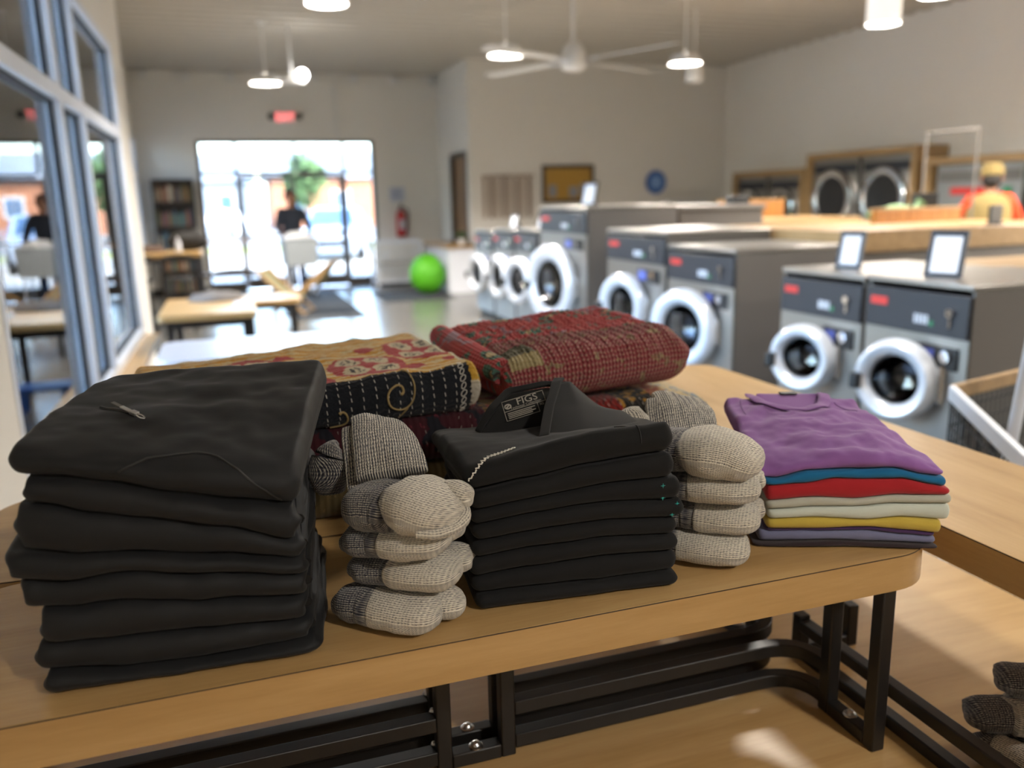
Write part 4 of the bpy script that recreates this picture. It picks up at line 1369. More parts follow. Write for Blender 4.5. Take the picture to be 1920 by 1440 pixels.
TEE = {n: cloth('tee_%s' % n, c, 1100, 0.95, 0.2, 0.06, 0.2) for n, c in (
    ('charcoal', '2b2023'), ('lavender', '686a86'), ('plum', '3f2950'), ('yellow', 'b39c42'), ('white', 'b9bfb4'), ('grey', 'a8a89b'), ('red', '9c1f26'), ('blue', '16618d'), ('purple', '825794'))}

def knit(name):
    """ragg wool: the 'zone' attribute picks dark heel (0), grey cuff (.5) or cream foot (1)"""
    t = NT(name)
    uv = t.uv()
    z = t.node('ShaderNodeAttribute', attribute_name='zone').outputs['Fac']
    s = t.sep(uv)
    wob = t.math('MULTIPLY', t.math('SUBTRACT', t.noise(t.map(uv, (60, 60, 60)), 1, 3), .5), .0022)
    ph = t.math('ADD', s[1], wob)
    rib = t.math('SINE', t.math('MULTIPLY', ph, 2 * pi / .0036))
    st = t.math('SINE', t.math('ADD', t.math('MULTIPLY', s[0], 2 * pi / .0042), t.math('MULTIPLY', rib, 1.2)))
    fleck = t.noise(t.map(uv, (260, 700, 1)), 1, 3, 0.7)
    h = t.math('ADD', t.math('MULTIPLY', rib, .32), t.math('MULTIPLY', st, .14))
    v = t.math('ADD', t.math('ADD', h, t.math('MULTIPLY', t.math('SUBTRACT', fleck, .5), 2.1)), .5)
    zc = t.ramp(z, [(0.0, (-.0, 0, 0, 1)), (0.5, (.36, .36, .36, 1)), (1.0, (1, 1, 1, 1))])
    off = t.math('MULTIPLY', t.math('SUBTRACT', t.sep(zc)[0], .44), .62)
    f = t.math('ADD', v, off)
    col = t.ramp(f, [(0.1, lin('22212b')), (0.42, lin('6a696c')), (0.66, lin('a39c8e')), (1.0, lin('d6cfc0'))])
    t.set(color=col, rough=0.95, sheen=0.3, spec=0.15)
    t.bump(t.math('ADD', h, t.math('MULTIPLY', fleck, .6)), 0.7, 0.0012)
    return t.m
M['knit'] = knit('ragg_wool_knit')

# ------------------------------------------------------------------ folded slab
def slab(name, mat, parent, L, D, I0, I1, nx=64, nt=26, nr=7, rb=None, rx=.012, rc=.015, xl=None, xr=None, yf=None, yb=None,
         wr=0.0, wf=18.0, seed=0.0, topfn=None, gap=.0006, layers=0, taper=1.0):
    """folded cloth between two height fields I0 < I1 (x along the front edge, y from front fold to back).
    returns the object and a function carrying (x fraction, u) to the surface; u<0 front face, u>=0 top"""
    xl = xl or (lambda y: 0.0)
    xr = xr or (lambda y: L)
    yf = yf or (lambda x: 0.0)
    yb = yb or (lambda x: D)
    ts = []
    ne = 8
    for i in range(ne):
        a = i / ne
        ts.append(rx / L * (1 - cos(a * pi / 2)))
    for i in range(nx + 1):
        ts.append(lerp(rx / L, 1 - rx / L, i / nx))
    for i in range(ne - 1, -1, -1):
        a = i / ne
        ts.append(1 - rx / L * (1 - cos(a * pi / 2)))
    prof = [('b', 1 - k / nt) for k in range(nt)]
    prof += [('f', -pi / 2 + pi * k / (2 * nr)) for k in range(2 * nr)]
    prof += [('t', k / nt) for k in range(nt)]
    prof += [('k', pi / 2 - pi * k / (2 * nr)) for k in range(2 * nr)]
    def point(t, kind, q):
        dist = min(t, 1 - t) * L
        a = min(1, dist / rx)
        e = sqrt(max(0, 1 - (1 - a) ** 2))
        c = min(1, dist / rc)
        ins = rc * (1 - sqrt(max(0, 1 - (1 - c) ** 2)))
        xm = t * L
        y0, y1 = yf(xm) + ins, yb(xm) - ins
        h0 = I1(xm, y0 + .01) - I0(xm, y0 + .01)
        r = rb if rb is not None else h0 * .55
        if kind in 'bt':
            y = lerp(y0 + r, y1 - r, q)
            th = pi / 2 if kind == 't' else -pi / 2
        elif kind == 'f':
            th = q
            y = y0 + r - r * cos(th)
        else:
            th = q
            y = y1 - r + r * cos(th)
        x = lerp(xl(y), xr(y), t)
        yy = min(max(y, y0 + r * .5), y1 - r * .5)
        zb, zt = I0(xm, yy) + gap, I1(xm, yy) - gap
        if topfn and kind != 'b':
            zt += topfn(xm, y)
        mid, hh = (zb + zt) / 2, max(.0008, (zt - zb) / 2)
        z = mid + hh * sin(th) * e
        if wr and th > -1.2:
            w = fbm(x * wf, y * wf * 1.4, seed, 3) * wr
            wt = min(1, (th + 1.2) / 1.2)
            z += w * wt * max(0, sin(th)) * e
            if kind == 'f':
                y -= w * cos(th) * wt
        if layers and a < 1:
            x += (1 if t < .5 else -1) * (1 - a) * .004 * (cos(z * layers) + 1)
        return (x, y, z)
    b = MB()
    n = len(prof)
    for t in ts:
        v = 0.0
        pv = None
        for kind, q in prof:
            p = point(t, kind, q)
            b.v.append(p)
            if kind == 't': vv = q * D
            elif kind == 'f': vv = -(pi / 2 - q) / pi * (I1(t * L, 0.01) - I0(t * L, 0.01)) * 1.3
            elif kind == 'k': vv = D + (pi / 2 - q) * .01
            else: vv = -.2 - (1 - q) * D
            b.uv.append((t * L, vv))
    for i in range(len(ts) - 1):
        for k in range(n):
            k2 = (k + 1) % n
            b.f.append((i * n + k, i * n + k2, (i + 1) * n + k2, (i + 1) * n + k))
    b.f.append(tuple(range(n))[::-1])
    b.f.append(tuple(range((len(ts) - 1) * n, len(ts) * n)))
    o = b.build(name, mat, parent, smooth=False)
    o.data.shade_smooth()
    def surf(t, u):
        if u >= 0:
            p = point(t, 't', u / D)
            q1 = point(t, 't', min(1, u / D + .01)); q2 = point(min(1, t + .01), 't', u / D)
        else:
            hh = (I1(t * L, 0.01) - I0(t * L, 0.01)) * 1.3
            th = pi / 2 + u / hh * pi
            p = point(t, 'f', th)
            q1 = point(t, 'f', min(pi / 2, th + .05)); q2 = point(min(1, t + .01), 'f', th)
        P, A, B = Vector(p), Vector(q1), Vector(q2)
        nrm = (B - P).cross(A - P)
        if nrm.length < 1e-12: nrm = Vector((0, 0, 1))
        nrm.normalize()
        return P, nrm
    return o, surf

def field(front, back_z, D, p=1.0):
    f = curve1(front)
    g = back_z if callable(back_z) else (lambda x: back_z)
    return lambda x, y: lerp(f(x), g(x), max(0.0, min(1.0, y / D)) ** p)

def seam(name, surf, pts, r, mat, parent, lift=.0006, n=6):
    """thin cord laid on a cloth surface through (x fraction, u) points"""
    path = []
    for i in range(len(pts) - 1):
        for k in range(6):
            f = k / 6
            t, u = lerp(pts[i][0], pts[i + 1][0], f), lerp(pts[i][1], pts[i + 1][1], f)
            P, nn = surf(t, u)
            path.append(P + nn * lift)
    P, nn = surf(*pts[-1])
    path.append(P + nn * lift)
    return MB().tube(path, r, n).build(name, mat, parent)

def sheet(name, mat, parent, rows, th=.003, sub=6, bulge=None):
    """thin cloth sheet through a grid of points (rows of equal length), bilinear subdivision"""
    R, C = len(rows), len(rows[0])
    vs, nr, nc = [], (R - 1) * sub + 1, (C - 1) * sub + 1
    uv = []
    for i in range(nr):
        a = min(i // sub, R - 2); fa = i / sub - a
        for j in range(nc):
            c = min(j // sub, C - 2); fc = j / sub - c
            p = Vector(rows[a][c]).lerp(Vector(rows[a][c + 1]), fc).lerp(Vector(rows[a + 1][c]).lerp(Vector(rows[a + 1][c + 1]), fc), fa)
            if bulge: p = p + Vector(bulge(i / (nr - 1), j / (nc - 1)))
            vs.append(p); uv.append((j / (nc - 1), i / (nr - 1)))
    fs = [(i * nc + j, i * nc + j + 1, (i + 1) * nc + j + 1, (i + 1) * nc + j) for i in range(nr - 1) for j in range(nc - 1)]
    b = MB().add(vs, fs)
    b.uv = uv
    o = b.build(name, mat, parent, smooth=False)
    o.data.shade_smooth()
    s = o.modifiers.new('solid', 'SOLIDIFY'); s.thickness = th; s.offset = 0
    u = o.modifiers.new('subsurf', 'SUBSURF'); u.levels = u.render_levels = 1
    return o

# ------------------------------------------------------------------ black trousers, left stack
PB = [[(0.0008, 0.9979), (0.072, 0.9975), (0.1434, 0.9975), (0.2481, 0.9985), (0.3144, 1.0000)],
      [(0.0074, 1.0276), (0.1083, 1.0162), (0.1893, 1.0144), (0.2495, 1.0148), (0.3155, 1.0173)],
      [(0.0092, 1.0618), (0.0793, 1.0567), (0.1638, 1.0522), (0.2523, 1.0474), (0.3106, 1.0446)],
      [(0.0018, 1.1056), (0.0571, 1.0998), (0.0983, 1.1013), (0.1962, 1.0856), (0.3128, 1.0739)],
      [(-0.0033, 1.1444), (0.0614, 1.1345), (0.1161, 1.1359), (0.1996, 1.1202), (0.3179, 1.1008)],
      [(0.0088, 1.1768), (0.0651, 1.1648), (0.1188, 1.159), (0.2017, 1.142), (0.3162, 1.1198)],
      [(0.0292, 1.2322), (0.0842, 1.2116), (0.1397, 1.1982), (0.2194, 1.1765), (0.306, 1.1466)],
      [(0.0119, 1.264), (0.0511, 1.2583), (0.1093, 1.2424), (0.1808, 1.2183), (0.2363, 1.2019), (0.3147, 1.1822)]]
PB[0] = [(0, 1.001), (.32, 1.001)]
PD = .315
PBACK = [1.001, 1.04, 1.075, 1.115, 1.15, 1.19, 1.23, 1.265, 1.305]
P_LOC, P_RZ = (-.259, .994, 0), radians(-3.2)
PX = [(.003, .325), (-.003, .318), (.006, .315), (-.006, .318), (-.016, .320), (-.002, .316), (.012, .312), (.004, .318)]
fields = [field(PB[k], PBACK[k], PD, .8) for k in range(8)]
def ptop(x, y):
    f = y / PD
    q = max(0, min(1, x / .32))
    front = lerp(1.293, 1.222, q)
    back = lerp(1.318, 1.328, q)
    s = max(0, min(1, f)) ** lerp(.5, .78, q)
    return lerp(front, back, s)
fields.append(ptop)
PLAB = ['bottom black trousers of the left stack, flat on the maple board', 'second black trousers from the bottom of the left stack', 'third black trousers from the bottom of the left stack', 'fourth black trousers from the bottom of the left stack',
        'fifth black trousers from the bottom of the left stack, left end sticking out most', 'sixth black trousers from the bottom of the left stack', 'black trousers second from the top of the left stack', 'topmost folded black trousers of the left stack with a zipped pocket']
for k in range(8):
    t = thing('folded_trousers', PLAB[k], 'trousers', P_LOC, P_RZ, 'black trousers in the left stack')
    x0, x1 = PX[k]
    L = x1 - x0
    top = k == 7
    I0 = (lambda x, y, k=k, x0=x0: fields[k](x + x0, y) + .0016 * fbm(x * 14, y * 9, k) * (1 if k else 0))
    I1 = (lambda x, y, k=k, x0=x0: fields[k + 1](x + x0, y) + (.0016 * fbm(x * 14, y * 9, k + 1) if k < 7 else 0))
    sd = k * 3.7
    yfr = (lambda x, k=k, L=L: .004 * fbm(x * 9, k * 2.3, 1) + (.0 if k < 7 else .006 * (x / L)) + (-.004 if k == 0 else 0) + .002 * (k % 2))
    def pl(y, x0=x0, top=top): return x0 + (.062 * (y / PD) ** 1.6 if top else .01 * n1(y * 12, x0 * 50))
    def pr(y, x1=x1, top=top): return x1 + (.06 * (y / PD) - .008 if top else .01 * n1(y * 14, x1 * 60) + .02 * y / PD)
    o, sf = slab('body', M['pants'], t, L, PD, I0, I1, nx=80, nt=40 if top else 14, nr=8, rb=.016 if not top else .026, rx=.011, rc=.022, xl=pl, xr=pr, yf=yfr,
                 wr=.0055 if top else .0022, wf=11 if top else 20, seed=sd, layers=0 if top else 190)
    # waist hem roll showing on the right end of each pair
    if not top:
        zz = fields[k](x1, .02), fields[k + 1](x1, .02)
        pts = []
        for i in range(9):
            y = .02 + i * .03
            pts.append((pr(y) - .006, y, lerp(fields[k](x1, y), fields[k + 1](x1, y), .5) + .003 * n1(i * 1.7, k)))
        MB().tube(pts, [.25 * (zz[1] - zz[0]) * (1 + .3 * n1(i * 2.1, k * 3)) for i in range(9)], 8).build('hem', M['pants'], t)
    if top:
        seam('pocket_seam', sf, [(.37, -.02), (.46, -.006), (.62, .003), (.70, -.003), (.78, -.013), (.88, -.03), (.93, -.042)], .0013, M['tape'], t)
        zp = thing('zipper', None, None)
        zp.parent = t
        path = [sf(lerp(.17, .345, i / 10), lerp(.15, .098, i / 10)) for i in range(11)]
        MB().tube([p + n_ * .001 for p, n_ in path], .0022, 6).build('zip_teeth', M['tape'], zp)
        P, n_ = sf(.315, .107)
        Q, _ = sf(.335, .1)
        d = (Q - P).normalized()
        MB().bar(P - d * .016 + n_ * .003, P + d * .004 + n_ * .004, .006, .002, up=n_).bar(P + d * .004 + n_ * .004, P + d * .015 + n_ * .005, .0075, .0045, up=n_).build('zip_pull', M['bolt'], zp, bevel=.0008)
        MB().tube([P + d * (.015 + .007 * (1 - cos(a)) / 2 * 2) + n_.cross(d) * .003 * sin(a) + n_ * .005 for a in [2 * pi * i / 14 for i in range(14)]], .0009, 6, closed=True).build('zip_ring', M['chrome'], zp)
        MB().bar(P - d * .034 + n_ * .0018, P - d * .016 + n_ * .0025, .006, .0016, up=n_).build('zip_tab', simple('grey_rubber', '5a5955', .6), zp, bevel=.0006)

# ------------------------------------------------------------------ black scrub tops, middle stack
SB = [[(0, 1.001), (.3, 1.001)],
      [(-0.0033, 1.0246), (0.0762, 1.0242), (0.184, 1.0218), (0.2933, 1.0212)],
      [(-0.006, 1.0487), (0.0768, 1.0533), (0.1839, 1.058), (0.2954, 1.0512)],
      [(0.0, 1.0756), (0.0775, 1.0826), (0.1839, 1.0845), (0.2921, 1.0766)],
      [(0.0008, 1.1005), (0.0778, 1.1061), (0.1839, 1.1107), (0.2888, 1.103)],
      [(-0.0009, 1.1232), (0.0784, 1.1321), (0.1839, 1.1373), (0.291, 1.1298)],
      [(-0.0028, 1.1455), (0.0916, 1.1546), (0.1838, 1.1628), (0.2847, 1.1654)],
      [(-0.0043, 1.1718), (0.0793, 1.1814), (0.1705, 1.1934), (0.2839, 1.2027)]]
SD = .265
SBK = [1.001, 1.024, 1.048, 1.072, 1.096, 1.12, 1.145, 1.168, 1.19]
sfields = [field(SB[k], SBK[k], SD, 1.0) for k in range(8)]
def stop(x, y):
    fr = curve1([(-.008, 1.205), (.04, 1.213), (.08, 1.222), (.14, 1.236), (.184, 1.241), (.283, 1.2435)])(x)
    s = max(0, min(1, (y - .02) / (SD - .02)))
    return lerp(fr, 1.192, s ** .7) + .006 * sin(pi * s) * (x / .3) + .017 * exp(-((x + .005) / .07) ** 2) * sin(pi * min(1, s * 1.15)) ** 1.0
sfields.append(stop)
S_LOC, S_RZ = (.275, 1.008, 0), radians(-5.5)
SX = [(0, .298), (-.004, .299), (-.006, .300), (-.002, .298), (.0, .308), (-.002, .302), (-.003, .291), (-.008, .2885)]
SLAB = ['bottom black scrub top of the middle stack, flat on the maple board', 'second black scrub top from the bottom of the middle stack', 'third black scrub top from the bottom of the middle stack', 'fourth black scrub top from the bottom of the middle stack',
        'fifth black scrub top from the bottom with the right end sticking out', 'sixth black scrub top from the bottom of the middle stack with a teal stitched spot', 'black scrub top just under the topmost one of the middle stack', 'topmost black scrub top with open V neck and white script stitching']
letters = {6: 'Ec', 5: 'So', 3: 'ou', 2: 'Su'}
for k in range(8):
    t = thing('folded_scrub_top', SLAB[k], 'shirt', S_LOC, S_RZ, 'black scrub tops in the middle stack')
    x0, x1 = SX[k]
    L = x1 - x0
    top = k == 7
    I0 = (lambda x, y, k=k, x0=x0: sfields[k](x + x0, y) + .0012 * fbm(x * 12, y * 9, k + 20) * (1 if k else 0))
    I1 = (lambda x, y, k=k, x0=x0: sfields[k + 1](x + x0, y) + (.0012 * fbm(x * 12, y * 9, k + 21) if k < 7 else 0))
    def sl(y, x0=x0, top=top, k=k): return x0 - (.012 if top else .004 * n1(k * 3.1, y * 9)) * min(1, y / .1)
    def sr(y, x1=x1): return x1 + .012 * y / SD
    yfr = (lambda x, k=k: .003 * fbm(x * 8, k * 1.9, 5) + .0015 * (k % 2) - .004 * (k == 0))
    o, sf = slab('body', M['scrub'], t, L, SD, I0, I1, nx=70, nt=36 if top else 12, nr=8, rb=.013 if not top else .022, rx=.012, rc=.014, xl=sl, xr=sr, yf=yfr,
                 wr=.003 if top else .0012, wf=12, seed=k * 2.9 + 40)
    if k in letters:
        zc = lerp(sfields[k](0, .06), sfields[k + 1](0, .06), .5)
        text_obj('stitched_letters', letters[k], .012, M['print_grey'], t, lambda x, y, z, zc=zc, x0=x0: Vector((x0 - .0045 - .1 * max(0, x), .022 - x, zc + y)))
    if k in (4, 5):
        st = MB()
        for fx, fz in ((.9, .35), (.905, .75)) if k == 5 else ((.955, .3), (.93, .7)):
            hh = (sfields[k + 1](.28, .01) - sfields[k](.28, .01)) * 1.3
            P, nn = sf(fx, -hh * fz)
            for a in range(4):
                d = Vector((cos(a * pi / 4), 0, sin(a * pi / 4))) * (.0034 if a % 2 == 0 else .0018)
                st.bar(P - d + nn * .0008, P + d + nn * .0008, .0006, .0006)
        st.build('teal_stitches', M['thread_teal'], t, smooth=False)
    if top:
        # script stitched along the left of the front
        path = []
        for i in range(15):
            f = i / 14
            path.append(sf(lerp(.018, .27, f), lerp(-.022, .02, f ** .8)))
        st = MB()
        for i in range(14):
            P, nn = path[i]; Q, _ = path[i + 1]
            d = (Q - P)
            sd_ = nn.cross(d).normalized()
            h_ = (.0012, .0016, .002, .0026, .0034, .0036, .0042, .0034, .0044, .004, .0034, .0022, .002, .0014)[i]
            st.tube([P + nn * .001 - sd_ * h_ * .4, P + d * .3 + nn * .0014 + sd_ * h_, P + d * .65 + nn * .0014 - sd_ * h_ * .7, Q + nn * .001 + sd_ * h_ * .3], .0011, 5)
        st.build('white_script', M['thread_white'], t)
        seam('shoulder_seam', sf, [(.76, .035), (.8, .03), (.825, .012), (.83, -.01), (.832, -.03)], .0008, M['tape'], t)
        # collar, in table coordinates brought into the stack's frame
        Mi = (Matrix.Translation(S_LOC) @ Matrix.Rotation(S_RZ, 4, 'Z')).inverted()
        def W_(x, y, z): return tuple(Mi @ Vector((x, y, z)))
        neck = [[W_(.335, 1.17, 1.205), W_(.375, 1.165, 1.2), W_(.44, 1.16, 1.2), W_(.50, 1.165, 1.205)],
                [W_(.368, 1.195, 1.232), W_(.39, 1.19, 1.23), W_(.448, 1.185, 1.232), W_(.50, 1.19, 1.232)],
                [W_(.402, 1.222, 1.248), W_(.415, 1.222, 1.25), W_(.462, 1.222, 1.2535), W_(.505, 1.222, 1.247)]]
        bk = sheet('back_neck_panel', M['scrub'], t, neck, .003, 6)
        band = [[W_(.335, 1.168, 1.206), W_(.368, 1.193, 1.233), W_(.404, 1.220, 1.25), W_(.462, 1.222, 1.2555), W_(.508, 1.222, 1.25)],
                [W_(.328, 1.175, 1.208), W_(.358, 1.200, 1.237), W_(.397, 1.229, 1.256), W_(.462, 1.231, 1.262), W_(.512, 1.230, 1.256)]]
        sheet('neck_band', M['scrub'], t, band, .005, 6)
        rs = [[W_(.400, 1.070, 1.208), W_(.455, 1.035, 1.220), W_(.548, 1.035, 1.226)],
              [W_(.437, 1.150, 1.238), W_(.485, 1.14, 1.240), W_(.556, 1.13, 1.226)],
              [W_(.476, 1.212, 1.2605), W_(.5, 1.212, 1.262), W_(.566, 1.20, 1.195)]]
        sheet('right_front', M['scrub'], t, rs, .0035, 8)
        sb = [[W_(.394, 1.074, 1.214), W_(.431, 1.148, 1.2395), W_(.467, 1.209, 1.2625), W_(.478, 1.226, 1.266)],
              [W_(.409, 1.070, 1.218), W_(.447, 1.146, 1.2425), W_(.485, 1.209, 1.2645), W_(.497, 1.226, 1.265)]]
        sheet('right_neck_strap', M['scrub'], t, sb, .004, 8)
        # printed label on the back neck: a frame, the brand line and small lines
        A, B_, C_ = Vector(W_(.345, 1.173, 1.212)), Vector(W_(.452, 1.166, 1.2105)), Vector(W_(.4, 1.2185, 1.2495))
        ux = (Vector(W_(.448, 1.184, 1.2335)) - Vector(W_(.39, 1.189, 1.2315)))
        ux.normalize()
        c0 = Vector(W_(.415, 1.194, 1.2365))
        uy = (Vector(W_(.44, 1.222, 1.253)) - Vector(W_(.42, 1.162, 1.202))).normalized()
        nn = ux.cross(uy).normalized()
        ca, sa = cos(radians(13)), sin(radians(13))
        def lab(x, y, z=0):
            xx, yy = x * ca - y * sa, x * sa + y * ca
            u = ux * xx + uy * yy
            return c0 + u + nn * (.0032 + z)
        lb = MB()
        def ln(p, q, w=.0007):
            lb.bar(lab(*p), lab(*q), w, .0004, up=nn)
        for p, q in (((-.034, .0145), (.034, .0145)), ((-.034, -.006), (.034, -.006)), ((-.034, -.006), (-.034, .0145)), ((.034, -.006), (.034, .0145)),
                     ((-.034, -.024), (.02, -.024)), ((-.034, -.024), (-.034, -.006)), ((.02, -.024), (.02, -.006))):
            ln(p, q)
        for i in range(4):
            ln((-.03, -.0105 - i * .0032), (.015 - .006 * (i % 2), -.0105 - i * .0032), .0012)
        lb.build('label_frame', M['print_grey'], t, smooth=False)
        text_obj('label_lettering', 'FIGS', .0185, M['print_grey'], t, lambda x, y, z: lab(x + .006, y + .0065))
        text_obj('label_lettering', 'Technical Collection', .0062, M['print_grey'], t, lambda x, y, z: lab(x + .002, y - .0025))
        e = MB().tube([lab(-.0265 + .0048 * cos(a), .003 + .0042 * sin(a)) for a in [2 * pi * i / 20 for i in range(20)]], .0011, 5, closed=True)
        e.bar(lab(-.029, .001), lab(-.024, .005), .002, .0005, up=nn)
        e.build('label_emblem', M['print_grey'], t)
        text_obj('label_lettering', 'XS', .0062, M['print_grey'], t, lambda x, y, z: lab(x + .0265, y - .011))

# ------------------------------------------------------------------ t-shirts, right stack
TB = [[(0, 1.001), (.29, 1.001)],
      [(0.0054, 1.0065), (0.0943, 1.0095), (0.1257, 1.0111), (0.1885, 1.009), (0.2818, 1.0065)],
      [(0.0173, 1.0251), (0.0933, 1.0268), (0.1747, 1.0285), (0.2341, 1.0222), (0.2806, 1.0185)],
      [(0.0204, 1.029), (0.0932, 1.0304), (0.1744, 1.0345), (0.2336, 1.030), (0.2801, 1.0256)],
      [(0.0196, 1.046), (0.0921, 1.0493), (0.1703, 1.0473), (0.2257, 1.0521), (0.2874, 1.0475)],
      [(0.0253, 1.0616), (0.0912, 1.0665), (0.1534, 1.0682), (0.2149, 1.0737), (0.2989, 1.074)],
      [(0.0215, 1.0759), (0.0903, 1.0835), (0.1526, 1.0808), (0.2138, 1.0882), (0.299, 1.0891)],
      [(0.0204, 1.1015), (0.0735, 1.1054), (0.1196, 1.1142), (0.166, 1.1129), (0.2209, 1.1151), (0.2673, 1.1055), (0.2953, 1.0994)],
      [(0.0136, 1.1133), (0.0325, 1.1118), (0.0787, 1.1256), (0.1496, 1.1288), (0.2106, 1.1306), (0.257, 1.1203), (0.2891, 1.1166)]]
TD = .30
TBK = [1.001, 1.01, 1.03, 1.037, 1.058, 1.08, 1.10, 1.125, 1.142]
tf = [field(TB[k], TBK[k], TD, 1.0) for k in range(9)]
def ttop(x, y):
    fr = curve1([(.003, 1.128), (.05, 1.136), (.12, 1.15), (.2, 1.152), (.255, 1.138), (.285, 1.128)])(x)
    s = max(0, min(1, y / TD))
    return lerp(fr, 1.176, s ** .8) + .007 * sin(pi * s) * sin(pi * max(0, min(1, x / .285)))
tf.append(ttop)
T_LOC, T_RZ = (.75, 1.057, 0), radians(-23.86)
TX = [(.0, .284), (.008, .2835), (.018, .282), (.019, .2885), (.02, .30), (.017, .3), (.016, .2965), (.012, .29), (.002, .286)]
TN = ['charcoal', 'lavender', 'plum', 'yellow', 'white', 'grey', 'red', 'blue', 'purple']
TL = ['thin black shirt at the very bottom of the colourful stack', 'lavender grey shirt near the bottom of the colourful stack', 'thin dark plum shirt under the yellow one', 'folded yellow shirt in the lower half of the colourful stack', 'cool white shirt lying on the yellow one',
      'warm off white shirt lying under the red one', 'folded red shirt in the colourful stack', 'folded bright blue shirt just under the purple one', 'purple t-shirt with round ribbed collar on top of the colourful stack']
for k in range(9):
    t = thing('folded_shirt', TL[k], 'shirt', T_LOC, T_RZ, 'folded shirts in the colourful stack')
    x0, x1 = TX[k]
    L = x1 - x0
    top = k == 8
    I0 = (lambda x, y, k=k, x0=x0: tf[k](x + x0, y))
    I1 = (lambda x, y, k=k, x0=x0: tf[k + 1](x + x0, y))
    def tl(y, x0=x0, top=top): return x0 - (.006 * sin(min(1, y / .3) * pi) + .02 * max(0, y / TD - .55) if top else 0)
    def tr_(y, x1=x1, top=top): return x1 - (.052 * min(1, y / .25) if top else .05 * y / TD)
    yfr = (lambda x, k=k: .003 * fbm(x * 10, k * 1.7, 9) + (.004 if k in (1, 2) else 0) - (.003 if k == 0 else 0))
    if top:
        def tyb(x):
            d = (x - .138) / .068
            return TD - .088 * max(0, 1 - d * d) ** .5 - .012 * max(0, (x - .2) / .08)
    else:
        tyb = None
    o, sf = slab('body', TEE[TN[k]], t, L, TD, I0, I1, nx=80, nt=44 if top else 10, nr=7, rb=(.007 if k != 2 else .003) if not top else .014, rx=.006 if not top else .012, rc=.012, xl=tl, xr=tr_, yf=yfr, yb=tyb,
                 wr=.0065 if top else .0008, wf=17, seed=k * 4.1 + 80)
    if top:
        Lx = L
        rows = [[], [], []]
        for i in range(25):
            a = pi * i / 24
            for q, (r_, dz) in enumerate(((.97, -.001), (1.02, .0035), (1.33, .0022))):
                fx = .138 - .068 * r_ * cos(a)
                yy = TD - .088 * (r_ if q < 2 else 1.25) * sin(a) - .012 * max(0, (fx - .2) / .08)
                xx = lerp(tl(yy), tr_(yy), (fx - x0) / L)
                w = fbm(xx * 17, yy * 17 * 1.4, k * 4.1 + 80, 3) * .0065
                rows[q].append((xx, yy, ttop(fx, yy) + dz + w + .002 * abs(cos(a)) ** 6))
        sheet('collar_band', TEE['purple'], t, rows, .0025, 2)
        seam('collar_stitch', lambda a_, b_: (Vector(rows[2][int(a_ * 24)]) + Vector((0, 0, .001)), Vector((0, 0, 1))), [(i / 24, 0) for i in range(25)], .0006, TEE['purple'], t)
        bkn = []
        for j in range(4):
            bkn.append([(lerp(rows[1][i][0], rows[1][12][0], .05), TD - .012 - .07 * sin(pi * i / 24) * (1 - j * .42), ttop(.13, .28) - .014 + .0055 * j + .004 * abs(cos(pi * i / 24)) ** 4) for i in range(0, 25, 3)])
        sheet('inner_neck', TEE['purple'], t, bkn, .003, 3)
        c = bkn[3][4]
        MB().box((c[0], c[1] - .004, c[2] + .002), (.03, .016, .003), rz=.05).build('neck_tag', M['black'], t, bevel=.0005)
        for s, fx in ((-1, .12), (1, .86)):
            seam('sleeve_seam', sf, [(fx, .29 - .02 * (s > 0)), (fx + s * .02, .25), (fx + s * .03, .2)] if s < 0 else [(.80, .27), (.83, .24), (.87, .215)], .0008, TEE['purple'], t, .0003)

# ------------------------------------------------------------------ wool socks
def catmull(P, f):
    n = len(P) - 1
    x = f * n
    i = min(int(x), n - 1)
    t = x - i
    p0, p1, p2, p3 = P[max(i - 1, 0)], P[i], P[i + 1], P[min(i + 2, n)]
    return [0.5 * (2 * b + (c - a) * t + (2 * a - 5 * b + 4 * c - d) * t * t + (3 * b - a - 3 * c + d) * t ** 3) for a, b, c, d in zip(p0, p1, p2, p3)]

